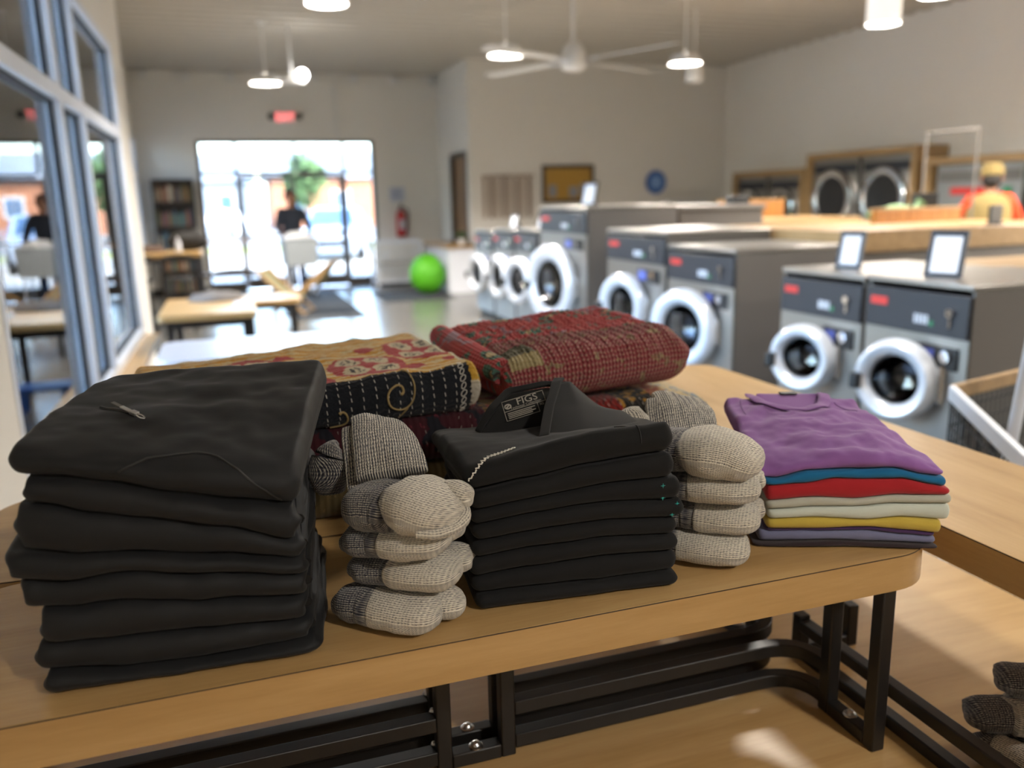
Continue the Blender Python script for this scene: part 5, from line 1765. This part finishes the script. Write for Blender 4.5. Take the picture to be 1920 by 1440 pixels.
def sock_part(name, ctrl, parent, n=48, m=60, lump=.0022, seed=0, ribs=0, open_end=False, uvr=0.0):
    """swept knit tube; control = (x, y, z, half width, half height, zone)"""
    b = MB()
    zone = []
    rows = [catmull(ctrl, i / m) for i in range(m + 1)]
    P = [Vector(r[:3]) for r in rows]
    ln = 0
    for i in range(m + 1):
        d = (P[min(i + 1, m)] - P[max(i - 1, 0)]).normalized()
        if i: ln += (P[i] - P[i - 1]).length
        up = Vector((0, 0, 1))
        if abs(d.z) > .9: up = Vector((0, 1, 0))
        a = d.cross(up).normalized()
        c = a.cross(d).normalized()
        hw, hh, zn = max(rows[i][3], .0006), max(rows[i][4], .0006), rows[i][5]
        for k in range(n):
            t = 2 * pi * k / n
            ct, st = cos(t), sin(t)
            e = .82
            q = Vector(a * (abs(ct) ** e * (1 if ct > 0 else -1)) * hw + c * (abs(st) ** e * (1 if st > 0 else -1)) * hh)
            p = P[i] + q
            nn = q.normalized()
            w = lump * fbm(p.x * 38, p.y * 38, p.z * 38 + seed, 2) * min(1, hh / .01)
            if ribs:
                w += .0011 * abs(sin(t * ribs / 2)) - .0006
            b.v.append(p + nn * w)
            b.uv.append((ln, k / n * 2 * pi * (hw + hh) * .5))
            zone.append(zn + .06 * n1(p.x * 90, p.y * 90, p.z * 90))
    for i in range(m):
        for k in range(n):
            k2 = (k + 1) % n
            b.f.append((i * n + k, i * n + k2, (i + 1) * n + k2, (i + 1) * n + k))
    if not open_end:
        b.f.append(tuple(range(n))[::-1])
        b.f.append(tuple(range(m * n, m * n + n)))
    o = b.build(name, M['knit'], parent, smooth=False)
    o.data.shade_smooth()
    at = o.data.attributes.new('zone', 'FLOAT', 'POINT')
    for i, z in enumerate(zone):
        at.data[i].value = z
    if open_end:
        s = o.modifiers.new('solid', 'SOLIDIFY'); s.thickness = .0022; s.offset = -1
    return o

def socks(label, loc, rz, group, kind=0, sc=1.0, seed=0, dark=0.0, tilt=0.0, split=.40, vs=1.0, ws=1.0):
    t = thing('folded_socks', label, 'socks', loc, rz, group)
    s = sc
    D0, D1, L1 = .06 - dark, -.1, .97 - dark
    x = lambda v: v * s
    body = [(x(-.008), 0, .022, .003, .002, D0), (x(-.005), 0, .022, .014, .008, D0), (x(.003), 0, .0225, .027, .0145, D0), (x(.014), .001, .024, .038, .0205, D0), (x(.034), .002, .026, .046, .025, D0), (x(split * .19 - .012), .002, .0265, .046, .0255, D0), (x(split * .19), 0, .0265, .047, .0255, D1),
            (x(split * .19 + .012), 0, .0265, .049, .0262, L1), (x(.11), -.003, .027, .052, .0265, L1), (x(.145), -.006, .026, .05, .025, L1), (x(.172), -.008, .0245, .041, .022, L1), (x(.186), -.008, .023, .024, .014, L1), (x(.191), -.008, .023, .004, .003, L1)]
    if kind == 3:      # bottom pair: two feet side by side
        body = [(p[0] * .93, p[1] - .012, p[2], p[3] * .78, p[4], p[5]) for p in body]
    up = lambda C: [(p[0], p[1], p[2] * vs + tilt * max(0, p[0]), p[3] * ws, p[4] * vs, p[5]) for p in C]
    sock_part('sock', up(body), t, seed=seed)
    if kind == 1:
        sock_part('second_toe', up([(x(.12), .03, .024, .02, .014, L1), (x(.15), .032, .025, .03, .02, L1), (x(.175), .028, .026, .028, .02, L1), (x(.192), .024, .026, .018, .013, L1), (x(.197), .024, .026, .003, .003, L1)]), t, m=30, seed=seed + 5)
    elif kind == 3:
        sock_part('second_toe', up([(x(.085), .022, .022, .012, .012, L1), (x(.115), .024, .0235, .032, .0225, L1), (x(.15), .022, .0235, .034, .0225, L1), (x(.178), .02, .0225, .028, .02, L1), (x(.196), .018, .022, .015, .012, L1), (x(.2), .018, .022, .003, .003, L1)]), t, m=34, seed=seed + 5)
    return t

def top_socks(label, loc, rz, group, seed=0, roll=True):
    """topmost pair: ankle turned up into a ribbed cuff, foot folded over to the right"""
    t = thing('folded_socks', label, 'socks', loc, rz, group)
    sock_part('ankle', [(-.009, -.002, .031, .004, .003, .2), (-.005, -.001, .031, .016, .012, .2), (.003, 0, .032, .031, .022, .2), (.014, .002, .034, .041, .028, .2), (.032, .004, .036, .046, .032, .16), (.055, .004, .037, .047, .032, .04), (.07, .0, .037, .046, .03, -.12), (.082, 0, .036, .034, .025, -.1), (.087, 0, .036, .01, .008, -.1)], t, seed=seed, m=40)
    sock_part('foot', [(.074, -.004, .044, .034, .024, -.05), (.083, -.006, .047, .046, .03, .9), (.1, -.008, .048, .055, .034, 1), (.118, -.01, .045, .055, .033, 1), (.138, -.014, .04, .048, .028, 1), (.152, -.018, .035, .034, .02, 1), (.16, -.02, .031, .012, .007, 1)] if roll else
              [(.07, -.004, .034, .034, .022, -.05), (.08, -.006, .038, .05, .031, .9), (.105, -.008, .04, .058, .036, 1), (.135, -.01, .037, .056, .035, 1), (.16, -.014, .03, .05, .029, 1), (.176, -.018, .024, .038, .02, 1), (.184, -.02, .02, .012, .007, 1)], t, seed=seed + 3)
    if roll:
        sock_part('inner_toe', [(.125, .022, .056, .014, .013, 1), (.142, .018, .057, .018, .017, 1), (.158, .014, .055, .018, .016, 1), (.168, .01, .052, .011, .01, 1), (.171, .009, .052, .002, .002, 1)], t, m=30, seed=seed + 6)
        sock_part('fold_lip', [(.12, -.056, .028, .006, .005, 1), (.142, -.046, .026, .009, .007, 1), (.16, -.026, .028, .009, .008, 1), (.167, -.004, .036, .008, .007, 1), (.162, .014, .044, .004, .004, 1)], t, m=30, n=20, seed=seed + 8)
    return t

def cuff(parent, rows, seed, nm='cuff', th=.011, zone=.5):
    """flat ribbed cuff: rows of left/right world-local points from ankle to welt"""
    b = MB()
    zn = []
    m, n = 36, 150
    for i in range(m + 1):
        f = i / m
        r = catmull(rows, f)
        A, B = Vector(r[:3]), Vector(r[3:6])
        d = (B - A)
        nr = len(rows) - 1
        g = catmull(rows, min(1, f + .02)); g0 = catmull(rows, max(0, f - .02))
        dl = (Vector(g[:3]) - Vector(g0[:3])).normalized()
        nn = d.cross(dl).normalized()
        if nn.z < 0: nn = -nn
        for k in range(n):
            t = 2 * pi * k / n
            ct, st = cos(t), sin(t)
            w = .5 - .5 * ct
            rib = .0013 * abs(sin(t * 30)) if abs(st) > .05 else 0
            hh = th * (1 if f < .93 else (1.0 - .35 * ((f - .93) / .07) ** 2))
            p = A + d * w + nn * (st * hh * (1 + .12 * n1(w * 6, f * 5, seed)) + (rib if st > 0 else -rib)) + nn * (.004 * n1(w * 3, f * 2.5, seed + 2))
            b.v.append(p)
            b.uv.append((f * .11, w * d.length))
            zn.append(zone + (.08 if f < .9 else -.25 * (w > .7)) + .05 * n1(p.x * 70, p.y * 70, p.z * 70) + .38 * (abs(sin(t * 30)) - .62))
    for i in range(m):
        for k in range(n):
            k2 = (k + 1) % n
            b.f.append((i * n + k, i * n + k2, (i + 1) * n + k2, (i + 1) * n + k))
    b.f.append(tuple(range(n))[::-1]); b.f.append(tuple(range(m * n, m * n + n)))
    o = b.build(nm, M['knit'], parent, smooth=False)
    o.data.shade_smooth()
    at = o.data.attributes.new('zone', 'FLOAT', 'POINT')
    for i, z in enumerate(zn):
        at.data[i].value = z
    return o

GSL, GSR, GSP = 'wool socks in the left pile', 'wool socks in the right pile', 'wool socks on the platform'
RZS = radians(-35)
socks('lowest grey wool socks of the left pile with two toes side by side', (.103, 1.075, 1.001), RZS, GSL, 3, .86, 1, split=.36, vs=.92)
socks('second lowest grey wool socks of the left pile', (.125, 1.085, 1.044), RZS, GSL, 1, .83, 2, split=.46, vs=.88, tilt=.05)
socks('second highest grey wool socks of the left pile', (.117, 1.085, 1.083), RZS, GSL, 1, .80, 3, split=.42, vs=.86, tilt=.1)
t = top_socks('topmost wool socks of the left pile with a ribbed cuff turned up', (.122, 1.078, 1.118), RZS, GSL, 4)
TL_ = (Matrix.Translation((.122, 1.078, 1.118)) @ Matrix.Rotation(RZS, 4, 'Z')).inverted()
def tw(Mx, *pts): return [tuple(Mx @ Vector(p)) for p in pts]
def cuff_rows(Mx, prs):
    out = []
    for A, B in prs:
        a, c = tw(Mx, A, B)
        out.append(list(a) + list(c))
    return out
cuff(t, cuff_rows(TL_, [((.134, 1.075, 1.186), (.228, 1.055, 1.196)), ((.136, 1.10, 1.200), (.230, 1.085, 1.208)), ((.142, 1.16, 1.222), (.232, 1.15, 1.216)), ((.147, 1.20, 1.236), (.229, 1.195, 1.219)), ((.148, 1.215, 1.236), (.226, 1.21, 1.217))]), 1)
cuff(t, cuff_rows(TL_, [((.122, 1.085, 1.165), (.17, 1.08, 1.17)), ((.125, 1.12, 1.19), (.18, 1.12, 1.19)), ((.13, 1.18, 1.218), (.18, 1.18, 1.205)), ((.1325, 1.20, 1.226), (.18, 1.21, 1.21))]), 5, 'second_cuff')
sock_part('second_heel', [tuple(TL_ @ Vector(p[:3])) + p[3:] for p in [(.108, 1.15, 1.15, .02, .012, .12), (.104, 1.15, 1.175, .03, .017, .2), (.107, 1.155, 1.198, .026, .016, .25), (.117, 1.16, 1.214, .016, .01, .2), (.122, 1.16, 1.218, .003, .003, .2)]], t, m=30, seed=9)

socks('lowest wool socks of the right pile', (.578, 1.105, 1.001), RZS, GSR, 0, .86, 11, split=.3, vs=.95)
socks('second lowest wool socks of the right pile', (.585, 1.118, 1.046), RZS, GSR, 1, .94, 12, split=.42, vs=.93)
socks('second highest wool socks of the right pile', (.577, 1.116, 1.092), RZS, GSR, 1, .96, 13, split=.38, vs=.9, tilt=.03)
t = top_socks('topmost wool socks of the right pile with cuff leaning on the quilt', (.575, 1.118, 1.132), RZS, GSR, 14, roll=False)
TR_ = (Matrix.Translation((.575, 1.118, 1.132)) @ Matrix.Rotation(RZS, 4, 'Z')).inverted()
cuff(t, cuff_rows(TR_, [((.612, 1.10, 1.178), (.70, 1.09, 1.178)), ((.624, 1.13, 1.19), (.718, 1.125, 1.192)), ((.638, 1.17, 1.212), (.737, 1.165, 1.2)), ((.645, 1.2, 1.226), (.742, 1.195, 1.2)), ((.646, 1.21, 1.226), (.738, 1.205, 1.197))]), 3)
cuff(t, cuff_rows(TR_, [((.60, 1.11, 1.16), (.65, 1.11, 1.165)), ((.61, 1.15, 1.19), (.66, 1.15, 1.19)), ((.626, 1.19, 1.215), (.67, 1.19, 1.21)), ((.632, 1.2, 1.222), (.675, 1.2, 1.215))]), 6, 'second_cuff')
sock_part('second_heel', [tuple(TR_ @ Vector(p[:3])) + p[3:] for p in [(.59, 1.16, 1.17, .02, .012, .8), (.592, 1.17, 1.19, .028, .016, .9), (.6, 1.18, 1.206, .022, .013, .9), (.61, 1.185, 1.214, .003, .003, .9)]], t, m=24, seed=19)

socks('light grey wool socks lowest in the pile at the lower right corner', (1.105, .915, ZP + .001), radians(-68), GSP, 3, .66, 21, dark=.15, split=.2, ws=.8)
socks('dark heeled wool socks in the middle of the pile at the lower right corner', (1.088, .925, ZP + .046), radians(-22), GSP, 1, .6, 22, dark=.2, split=.75, vs=1.0, ws=.72)
socks('dark wool socks on top of the pile at the lower right corner', (1.15, .93, ZP + .094), radians(-30), GSP, 1, .55, 23, dark=.3, split=.7, vs=1.0, ws=.66)
socks('pale toed wool socks at the right end of the lower right pile', (1.175, .93, ZP + .001), radians(-60), GSP, 1, .62, 24, dark=.1, split=.3, ws=.75)

# ------------------------------------------------------------------ quilts
def stitched(t, s, period, amt):
    """running-stitch puckers across the cloth"""
    a = t.math('SINE', t.math('MULTIPLY', s[0], 2 * pi / period))
    b = t.math('SINE', t.math('MULTIPLY', s[1], 2 * pi / period))
    return t.math('ADD', t.math('MULTIPLY', a, amt), t.math('MULTIPLY', b, amt * .7))

def gate(t, x, lo, hi):
    return t.math('MULTIPLY', t.math('GREATER_THAN', x, lo), t.math('LESS_THAN', x, hi))

# yellow, red and navy kantha
t = NT('kantha_yellow_navy')
uv = t.uv()
warp = t.node('ShaderNodeVectorMath', {0: t.node('ShaderNodeVectorMath', {0: t.noise(t.map(uv, (90, 90, 90)), 1, 3, .6, 1), 1: (.5, .5, .5)}, operation='SUBTRACT').outputs[0], 1: (.022, .022, 0)}, operation='MULTIPLY').outputs[0]
wuv = t.node('ShaderNodeVectorMath', {0: uv, 1: warp}, operation='ADD').outputs[0]
s = t.sep(wuv)
s0 = t.sep(uv)
str_ = t.math('SINE', t.math('ADD', t.math('MULTIPLY', s[1], 2 * pi / .024), t.math('MULTIPLY', t.noise(t.map(uv, (7, 40, 1)), 1, 2), 7.0)))
base = t.ramp(t.math('ADD', t.math('MULTIPLY', str_, .5), .5), [(0.0, lin('c4b07e')), (.36, lin('bfae86')), (.46, lin('c08f34')), (1.0, lin('ba8628'))])
sk = t.noise(t.map(uv, (30, 260, 1)), 1, 2)
base = t.mix(gate(t, sk, .63, .9), base, lin('8d8270'))
def blob(cx, cy, rx, ry):
    dx = t.math('DIVIDE', t.math('SUBTRACT', s[0], cx), rx)
    dy = t.math('DIVIDE', t.math('SUBTRACT', s[1], cy), ry)
    return t.math('SQRT', t.math('ADD', t.math('MULTIPLY', dx, dx), t.math('MULTIPLY', dy, dy))), dx, dy
red = lin('9c2f30')
for cx, cy, rx, ry in ((.405, .095, .072, .095), (.535, .19, .068, .11), (.2, .20, .08, .09)):
    d, dx, dy = blob(cx, cy, rx, ry)
    base = t.mix(t.math('LESS_THAN', d, 1.0), base, red)
    # four cream petals with dark flecks
    px_, py_ = t.math('ABSOLUTE', dx), t.math('ABSOLUTE', dy)
    ex = t.math('DIVIDE', t.math('SUBTRACT', px_, .38), .33)
    ey = t.math('DIVIDE', t.math('SUBTRACT', py_, .4), .36)
    pd = t.math('SQRT', t.math('ADD', t.math('MULTIPLY', ex, ex), t.math('MULTIPLY', ey, ey)))
    base = t.mix(t.math('LESS_THAN', pd, 1.0), base, lin('b7aa8d'))
    fl = t.noise(t.map(uv, (150, 60, 1)), 1, 2)
    base = t.mix(t.math('MULTIPLY', t.math('LESS_THAN', pd, .62), t.math('GREATER_THAN', fl, .5)), base, lin('37302d'))
for cx, cy, r in ((.485, .045, .02), (.435, .235, .02), (.29, .05, .03), (.555, .06, .012), (.28, .26, .02), (.30, .02, .03)):
    d, dx, dy = blob(cx, cy, r, r)
    base = t.mix(t.math('LESS_THAN', d, 1.0), base, red)
navy = t.mix(t.noise(t.map(uv, (40, 40, 1)), 1, 4), lin('15171c'), lin('23262d'))
fold = t.math('ADD', s[1], t.math('MULTIPLY', t.math('SINE', t.math('MULTIPLY', s[0], 17)), .006))
isnavy = t.math('LESS_THAN', fold, -.004)
base = t.mix(isnavy, base, navy)
for cx, cy, rx, ry in ((.215, -.045, .024, .022), (.262, .0, .045, .014), (.27, -.012, .03, .012)):
    d, dx, dy = blob(cx, cy, rx, ry)
    base = t.mix(t.math('LESS_THAN', d, 1.0), base, lin('a83a52'))
edge = t.math('GREATER_THAN', s[0], .566)
ecol = t.ramp(t.math('MULTIPLY', t.math('ADD', s[1], .13), 5.0), [(0.0, lin('6e1f2a')), (.2, lin('6e1f2a')), (.22, lin('a9a294')), (.42, lin('b5aa93')), (.44, lin('b58d33')), (.72, lin('b8923a')), (.74, lin('b7ac92'))], 'CONSTANT')
base = t.mix(edge, base, ecol)
t.set(color=base, rough=.92, sheen=.15, spec=.2)
ridge = t.math('SINE', t.math('ADD', t.math('MULTIPLY', s[1], 2 * pi / .011), t.math('MULTIPLY', t.noise(t.map(uv, (26, 26, 1)), 1, 2), 5)))
t.bump(t.math('ADD', t.math('MULTIPLY', ridge, .5), t.noise(t.map(uv, (160, 160, 1)), 1, 4)), .65, .0022)
M['kantha_yellow'] = t.m

# red patchwork with dense stitching
t = NT('kantha_red_patch')
uv = t.uv()
s = t.sep(uv)
gx = t.math('SINE', t.math('MULTIPLY', s[0], 2 * pi / .0088))
gy = t.math('SINE', t.math('ADD', t.math('MULTIPLY', s[1], 2 * pi / .0088), t.math('MULTIPLY', t.noise(t.map(uv, (20, 20, 1)), 1, 2), 2.0)))
dots = t.math('MULTIPLY', t.math('ADD', gx, 1), t.math('ADD', gy, 1))
fl = t.noise(t.map(uv, (90, 90, 1)), 1, 3, .7)
redc = t.mix(fl, lin('7a2c33'), lin('9c474b'))
front = t.mix(t.math('GREATER_THAN', t.math('ADD', dots, t.math('MULTIPLY', fl, 1.5)), 3.1), redc, lin('b28e7c'))
faded = t.mix(t.math('GREATER_THAN', fl, .55), lin('8f4b4e'), lin('8f7866'))
base = t.mix(t.math('GREATER_THAN', s[1], .01), front, faded)
cell = t.noise(t.map(uv, (24, 30, 1), (0, 0, .4)), 1, 4, .62)
base = t.mix(t.math('GREATER_THAN', cell, .6), base, t.mix(t.math('GREATER_THAN', fl, .5), lin('a08d68'), lin('8a6a58')))
base = t.mix(t.math('LESS_THAN', cell, .33), base, lin('8f6a5e'))
base = t.mix(t.math('MULTIPLY', gate(t, s[0], .015, .085), gate(t, s[1], -.018, .028)), base, lin('5b5742'))
base = t.mix(t.math('MULTIPLY', gate(t, s[0], .02, .09), gate(t, s[1], -.048, -.018)), base, lin('a99a70'))
# faded floral on the back half of the top and on the left end
flo_n = t.node('ShaderNodeTexVoronoi', {'Vector': t.map(uv, (17, 17, 1)), 'Scale': 1.0})
fd = t.math('ADD', flo_n.outputs['Distance'], t.math('MULTIPLY', t.math('SUBTRACT', t.noise(t.map(uv, (80, 80, 1)), 1, 2), .5), .5))
flc = t.ramp(fd, [(0.0, lin('c0ae84')), (.2, lin('c0ae84')), (.23, lin('2d2b28')), (.3, lin('4f7a6c')), (.4, lin('4f7a6c')), (.43, lin('b34346')), (.72, lin('b74a48')), (.75, lin('997a86'))], 'CONSTANT')
pick = t.sep(flo_n.outputs['Color'])[1]
flc = t.mix(t.math('GREATER_THAN', pick, .72), flc, t.mix(fl, lin('a83c3e'), lin('bc5450')))
isflo = t.math('MAXIMUM', t.math('GREATER_THAN', t.math('ADD', s[1], t.math('MULTIPLY', s[0], .05)), .105), t.math('LESS_THAN', s[0], .012))
base = t.mix(isflo, base, flc)
t.set(color=base, rough=.93, sheen=.15, spec=.2)
t.bump(t.math('ADD', t.math('ADD', t.math('MULTIPLY', gx, .5), t.math('MULTIPLY', gy, .35)), t.math('MULTIPLY', fl, .8)), 1.0, .004)
M['kantha_red'] = t.m

# many coloured strip quilt
t = NT('kantha_strips')
uv = t.uv()
s = t.sep(uv)
nz = t.noise(t.map(uv, (60, 60, 1)), 1, 3)
cream = t.mix(nz, lin('a58a58'), lin('bda575'))
chev = t.math('SINE', t.math('MULTIPLY', t.math('ADD', s[0], t.math('PINGPONG', s[1], .016)), 2 * pi / .017))
redch = t.mix(t.math('GREATER_THAN', chev, .82), lin('7a201c'), lin('2a1514'))
vo = t.node('ShaderNodeTexVoronoi', {'Vector': t.map(uv, (62, 62, 1)), 'Scale': 1.0})
ring = t.math('LESS_THAN', vo.outputs['Distance'], .42)
blk = t.mix(ring, lin('191714'), lin('a57a2e'))
flor = t.mix(t.math('GREATER_THAN', t.noise(t.map(uv, (36, 36, 1)), 1, 2), .56), cream, lin('8e2a24'))
blu = t.mix(t.math('GREATER_THAN', nz, .56), lin('b3a27c'), lin('6d7f8c'))
base = t.mix(t.math('GREATER_THAN', s[0], .06), blk, flor)
base = t.mix(t.math('GREATER_THAN', s[0], .235), base, cream)
base = t.mix(t.math('GREATER_THAN', s[0], .268), base, redch)
base = t.mix(t.math('GREATER_THAN', s[0], .335), base, blk)
base = t.mix(t.math('GREATER_THAN', s[0], .425), base, t.mix(t.math('GREATER_THAN', nz, .5), lin('93332b'), lin('b08f62')))
base = t.mix(t.math('GREATER_THAN', s[0], .475), base, blu)
t.set(color=base, rough=.92, sheen=.15, spec=.2)
t.bump(t.math('ADD', t.math('MULTIPLY', t.math('SINE', t.math('MULTIPLY', s[0], 2 * pi / .012)), .4), nz), .6, .002)
M['kantha_strips'] = t.m

def dark_quilt(name, a, b_, c):
    t = NT(name)
    uv = t.uv()
    s = t.sep(uv)
    n = t.noise(t.map(uv, (22, 22, 1)), 1, 3)
    n2 = t.noise(t.map(uv, (80, 50, 1)), 1, 3)
    col = t.mix(t.math('GREATER_THAN', n, .52), lin(a), lin(b_))
    col = t.mix(t.math('GREATER_THAN', n2, .66), col, lin(c))
    t.set(color=col, rough=.93, sheen=.1, spec=.2)
    t.bump(t.math('ADD', t.math('MULTIPLY', t.math('SINE', t.math('MULTIPLY', s[0], 2 * pi / .012)), .4), n2), .6, .002)
    return t.m
M['kantha_maroon'] = dark_quilt('kantha_maroon', '3a161d', '1c1b22', '6b2a35')
M['kantha_olive'] = dark_quilt('kantha_olive', '4a3f26', '54462a', '6b5836')
M['kantha_brown'] = dark_quilt('kantha_brown', '5a3a26', '46302a', '7a6038')

GQ = 'folded kantha quilts on the back riser'
def quilt(name, label, mat, loc, rz, L, D, z0, z1, tilt=(0, 0, 0, 0), rb=.03, wr=.004, nx=150, nt=60, puck=0.0, per=.0088, rx=.02, xl=None, xr=None, layers=0, seed=0, yb=None, wf=14, bz=None):
    t = thing('folded_quilt', label, 'quilt', loc, rz, GQ)
    fl, fr_, bl, br = tilt
    def I1(x, y):
        a = lerp(fl, fr_, x / L); c = lerp(bl, br, x / L)
        return z1 + lerp(a, c, max(0, min(1, y / D)))
    def I0(x, y):
        return z0 + (bz(x, y) if bz else 0)
    def pk(x, y):
        return puck * (sin(2 * pi * x / per) + .7 * sin(2 * pi * y / per))
    o, sf = slab('body', M[mat], t, L, D, I0, I1, nx=nx, nt=nt, nr=14, rb=rb, rx=rx, rc=.02, wr=wr, wf=wf, seed=seed, topfn=pk if puck else None, layers=layers, xl=xl, xr=xr, yb=yb)
    return t, sf

# bottom quilts
quilt('folded_quilt', 'olive brown quilt lying lowest behind the left socks', 'kantha_olive', (-.06, 1.405, 0), radians(3), .50, .34, 1.001, 1.085, rb=.03, seed=1, nx=60, nt=20)
t, sf = quilt('folded_quilt', 'dark maroon and navy quilt under the yellow one', 'kantha_maroon', (-.06, 1.39, 0), radians(4), .50, .36, 1.085, 1.172, rb=.03, seed=2, nx=80, nt=24, wr=.003)
st = MB()
rnd = random.Random(5)
for c in range(0, 22):
    for r in range(6):
        if rnd.random() < .45: continue
        u = -.005 - r * .017
        P, nn = sf(.02 + c * .0445 + rnd.uniform(-.004, .004), u)
        Q, _ = sf(.02 + c * .0445 + rnd.uniform(-.004, .004), u - .005)
        st.bar(P + nn * .0006, Q + nn * .0006, .0007, .0005, up=nn)
st.build('running_stitches', M['print_grey'], t, smooth=False)['kind'] = 'stuff'
quilt('folded_quilt', 'brown quilt lying lowest under the red quilt, mostly hidden', 'kantha_brown', (.47, 1.47, 0), radians(4), .46, .30, 1.001, 1.07, rb=.03, seed=3, nx=60, nt=20)
t, sf = quilt('folded_quilt', 'strip quilt with red zigzag and black circle bands under the red quilt', 'kantha_strips', (.40, 1.455, 0), radians(5), .555, .33, 1.07, 1.155, tilt=(0, -.02, 0, -.01), rb=.04, seed=4, nx=120, nt=30, wr=.004, rx=.05)
st = MB()
for c in range(0, 40, 2):
    if not (.26 < c * .0139 < .46): continue
    for r in range(9):
        P, nn = sf(c / 40, -.004 - r * .0125)
        Q, _ = sf(c / 40, -.010 - r * .0125)
        st.bar(P + nn * .0006, Q + nn * .0006, .0007, .0006, up=nn)
st.build('running_stitches', M['thread_white'], t, smooth=False)['kind'] = 'stuff'

# yellow and navy quilt
QL = .59
t, sf = quilt('folded_quilt', 'yellow and red patterned quilt with navy front and gold scroll', 'kantha_yellow', (-.17, 1.375, 0), radians(5), QL, .37, 1.172, 1.254, tilt=(-.012, .006, -.004, .022), rb=.022, seed=6, wr=.0075, wf=11, nx=170, nt=80, rx=.02, xr=lambda y: QL - .02 * max(0, y / .37))
HF = .105
st = MB()
rnd = random.Random(9)
for c in range(24):
    x = .30 + c * .036
    if x > .945: break
    for r in range(8):
        u = -.006 - r * .0125 - rnd.uniform(0, .002)
        j = rnd.uniform(-.0015, .0015)
        if u < -HF + .01: continue
        P, nn = sf(x + j, u)
        Q, _ = sf(x + j + .002, u - .0062)
        st.bar(P + nn * .0007, Q + nn * .0007, .0009, .0006, up=nn)
st.build('running_stitches', M['thread_white'], t, smooth=False)['kind'] = 'stuff'
gold = simple('gold_cord', 'a08a5c', .7, 0, .15, 200)
def on(x, u):
    P, nn = sf(x, u)
    return P + nn * .0015
def scroll(cx, cu, pts, rad):
    path = [on(cx + px_ / QL, cu + pu) for px_, pu in pts]
    MB().tube(path, [rad * (1.25 if i < 3 else 1 - .5 * i / len(path)) for i in range(len(path))], 8).build('scroll_cord', gold, t)
K = 1.75e-4
def zs(lst): return [((a - 920) * K, -(b_ - 640) * K) for a, b_ in lst]
def smooth_pts(P, m=4):
    return [catmull(P, i / (m * (len(P) - 1)))[:2] for i in range(m * (len(P) - 1) + 1)]
scroll(.735, -.05, smooth_pts(zs([(915, 635), (945, 615), (935, 575), (900, 558), (855, 566), (808, 592), (783, 640), (800, 705), (850, 748), (930, 768), (1000, 745), (1048, 690), (1070, 600), (1060, 520), (1030, 450), (995, 412), (960, 398)])), .0022)
scroll(.735, -.05, smooth_pts(zs([(990, 752), (955, 800), (905, 862)])), .0016)
scroll(.735, -.05, smooth_pts(zs([(300, 725), (330, 712), (365, 735), (382, 790), (360, 850), (300, 885), (215, 905)])), .0022)
ch = MB()
for i in range(9):
    c = .935
    u = -.004 - i * .0115
    if u < -HF + .006: break
    ch.tube([on(c + (.0052 * cos(a) * (1 if i % 2 else .8)) / QL, u + .0045 * sin(a) + .002 * cos(a)) for a in [2 * pi * k / 12 for k in range(12)]], .0007, 5, closed=True)
ch.build('chain_stitches', M['thread_white'], t)['kind'] = 'stuff'

# red quilt on top
RL = .458
t, sf = quilt('folded_quilt', 'thick red patchwork quilt with dense stitching on top of the strip quilt', 'kantha_red', (.472, 1.464, 0), radians(9), RL, .37, 1.156, 1.272, tilt=(-.012, .0, .006, .028), rb=.055, seed=7, wr=.0085, wf=12, nx=260, nt=170, puck=.0016, per=.0145, rx=.05, layers=120, bz=lambda x, y: -.012 * (x / RL) * 0)
# rolled floral edge on the left end
b = MB()
prof = []
for i in range(30):
    f = i / 29
    y = lerp(.03, .34, f)
    prof.append((.012 - .012 * sin(pi * f), y, 1.225 + .03 * f))
b.tube(prof, [.034 * (1 - .5 * abs(i / 29 - .5)) for i in range(30)], 14)
b.uv = [(-.03 - .2 * (q % 14) / 14, b.v[q][1]) for q in range(len(b.v))]
b.build('rolled_edge', M['kantha_red'], t)
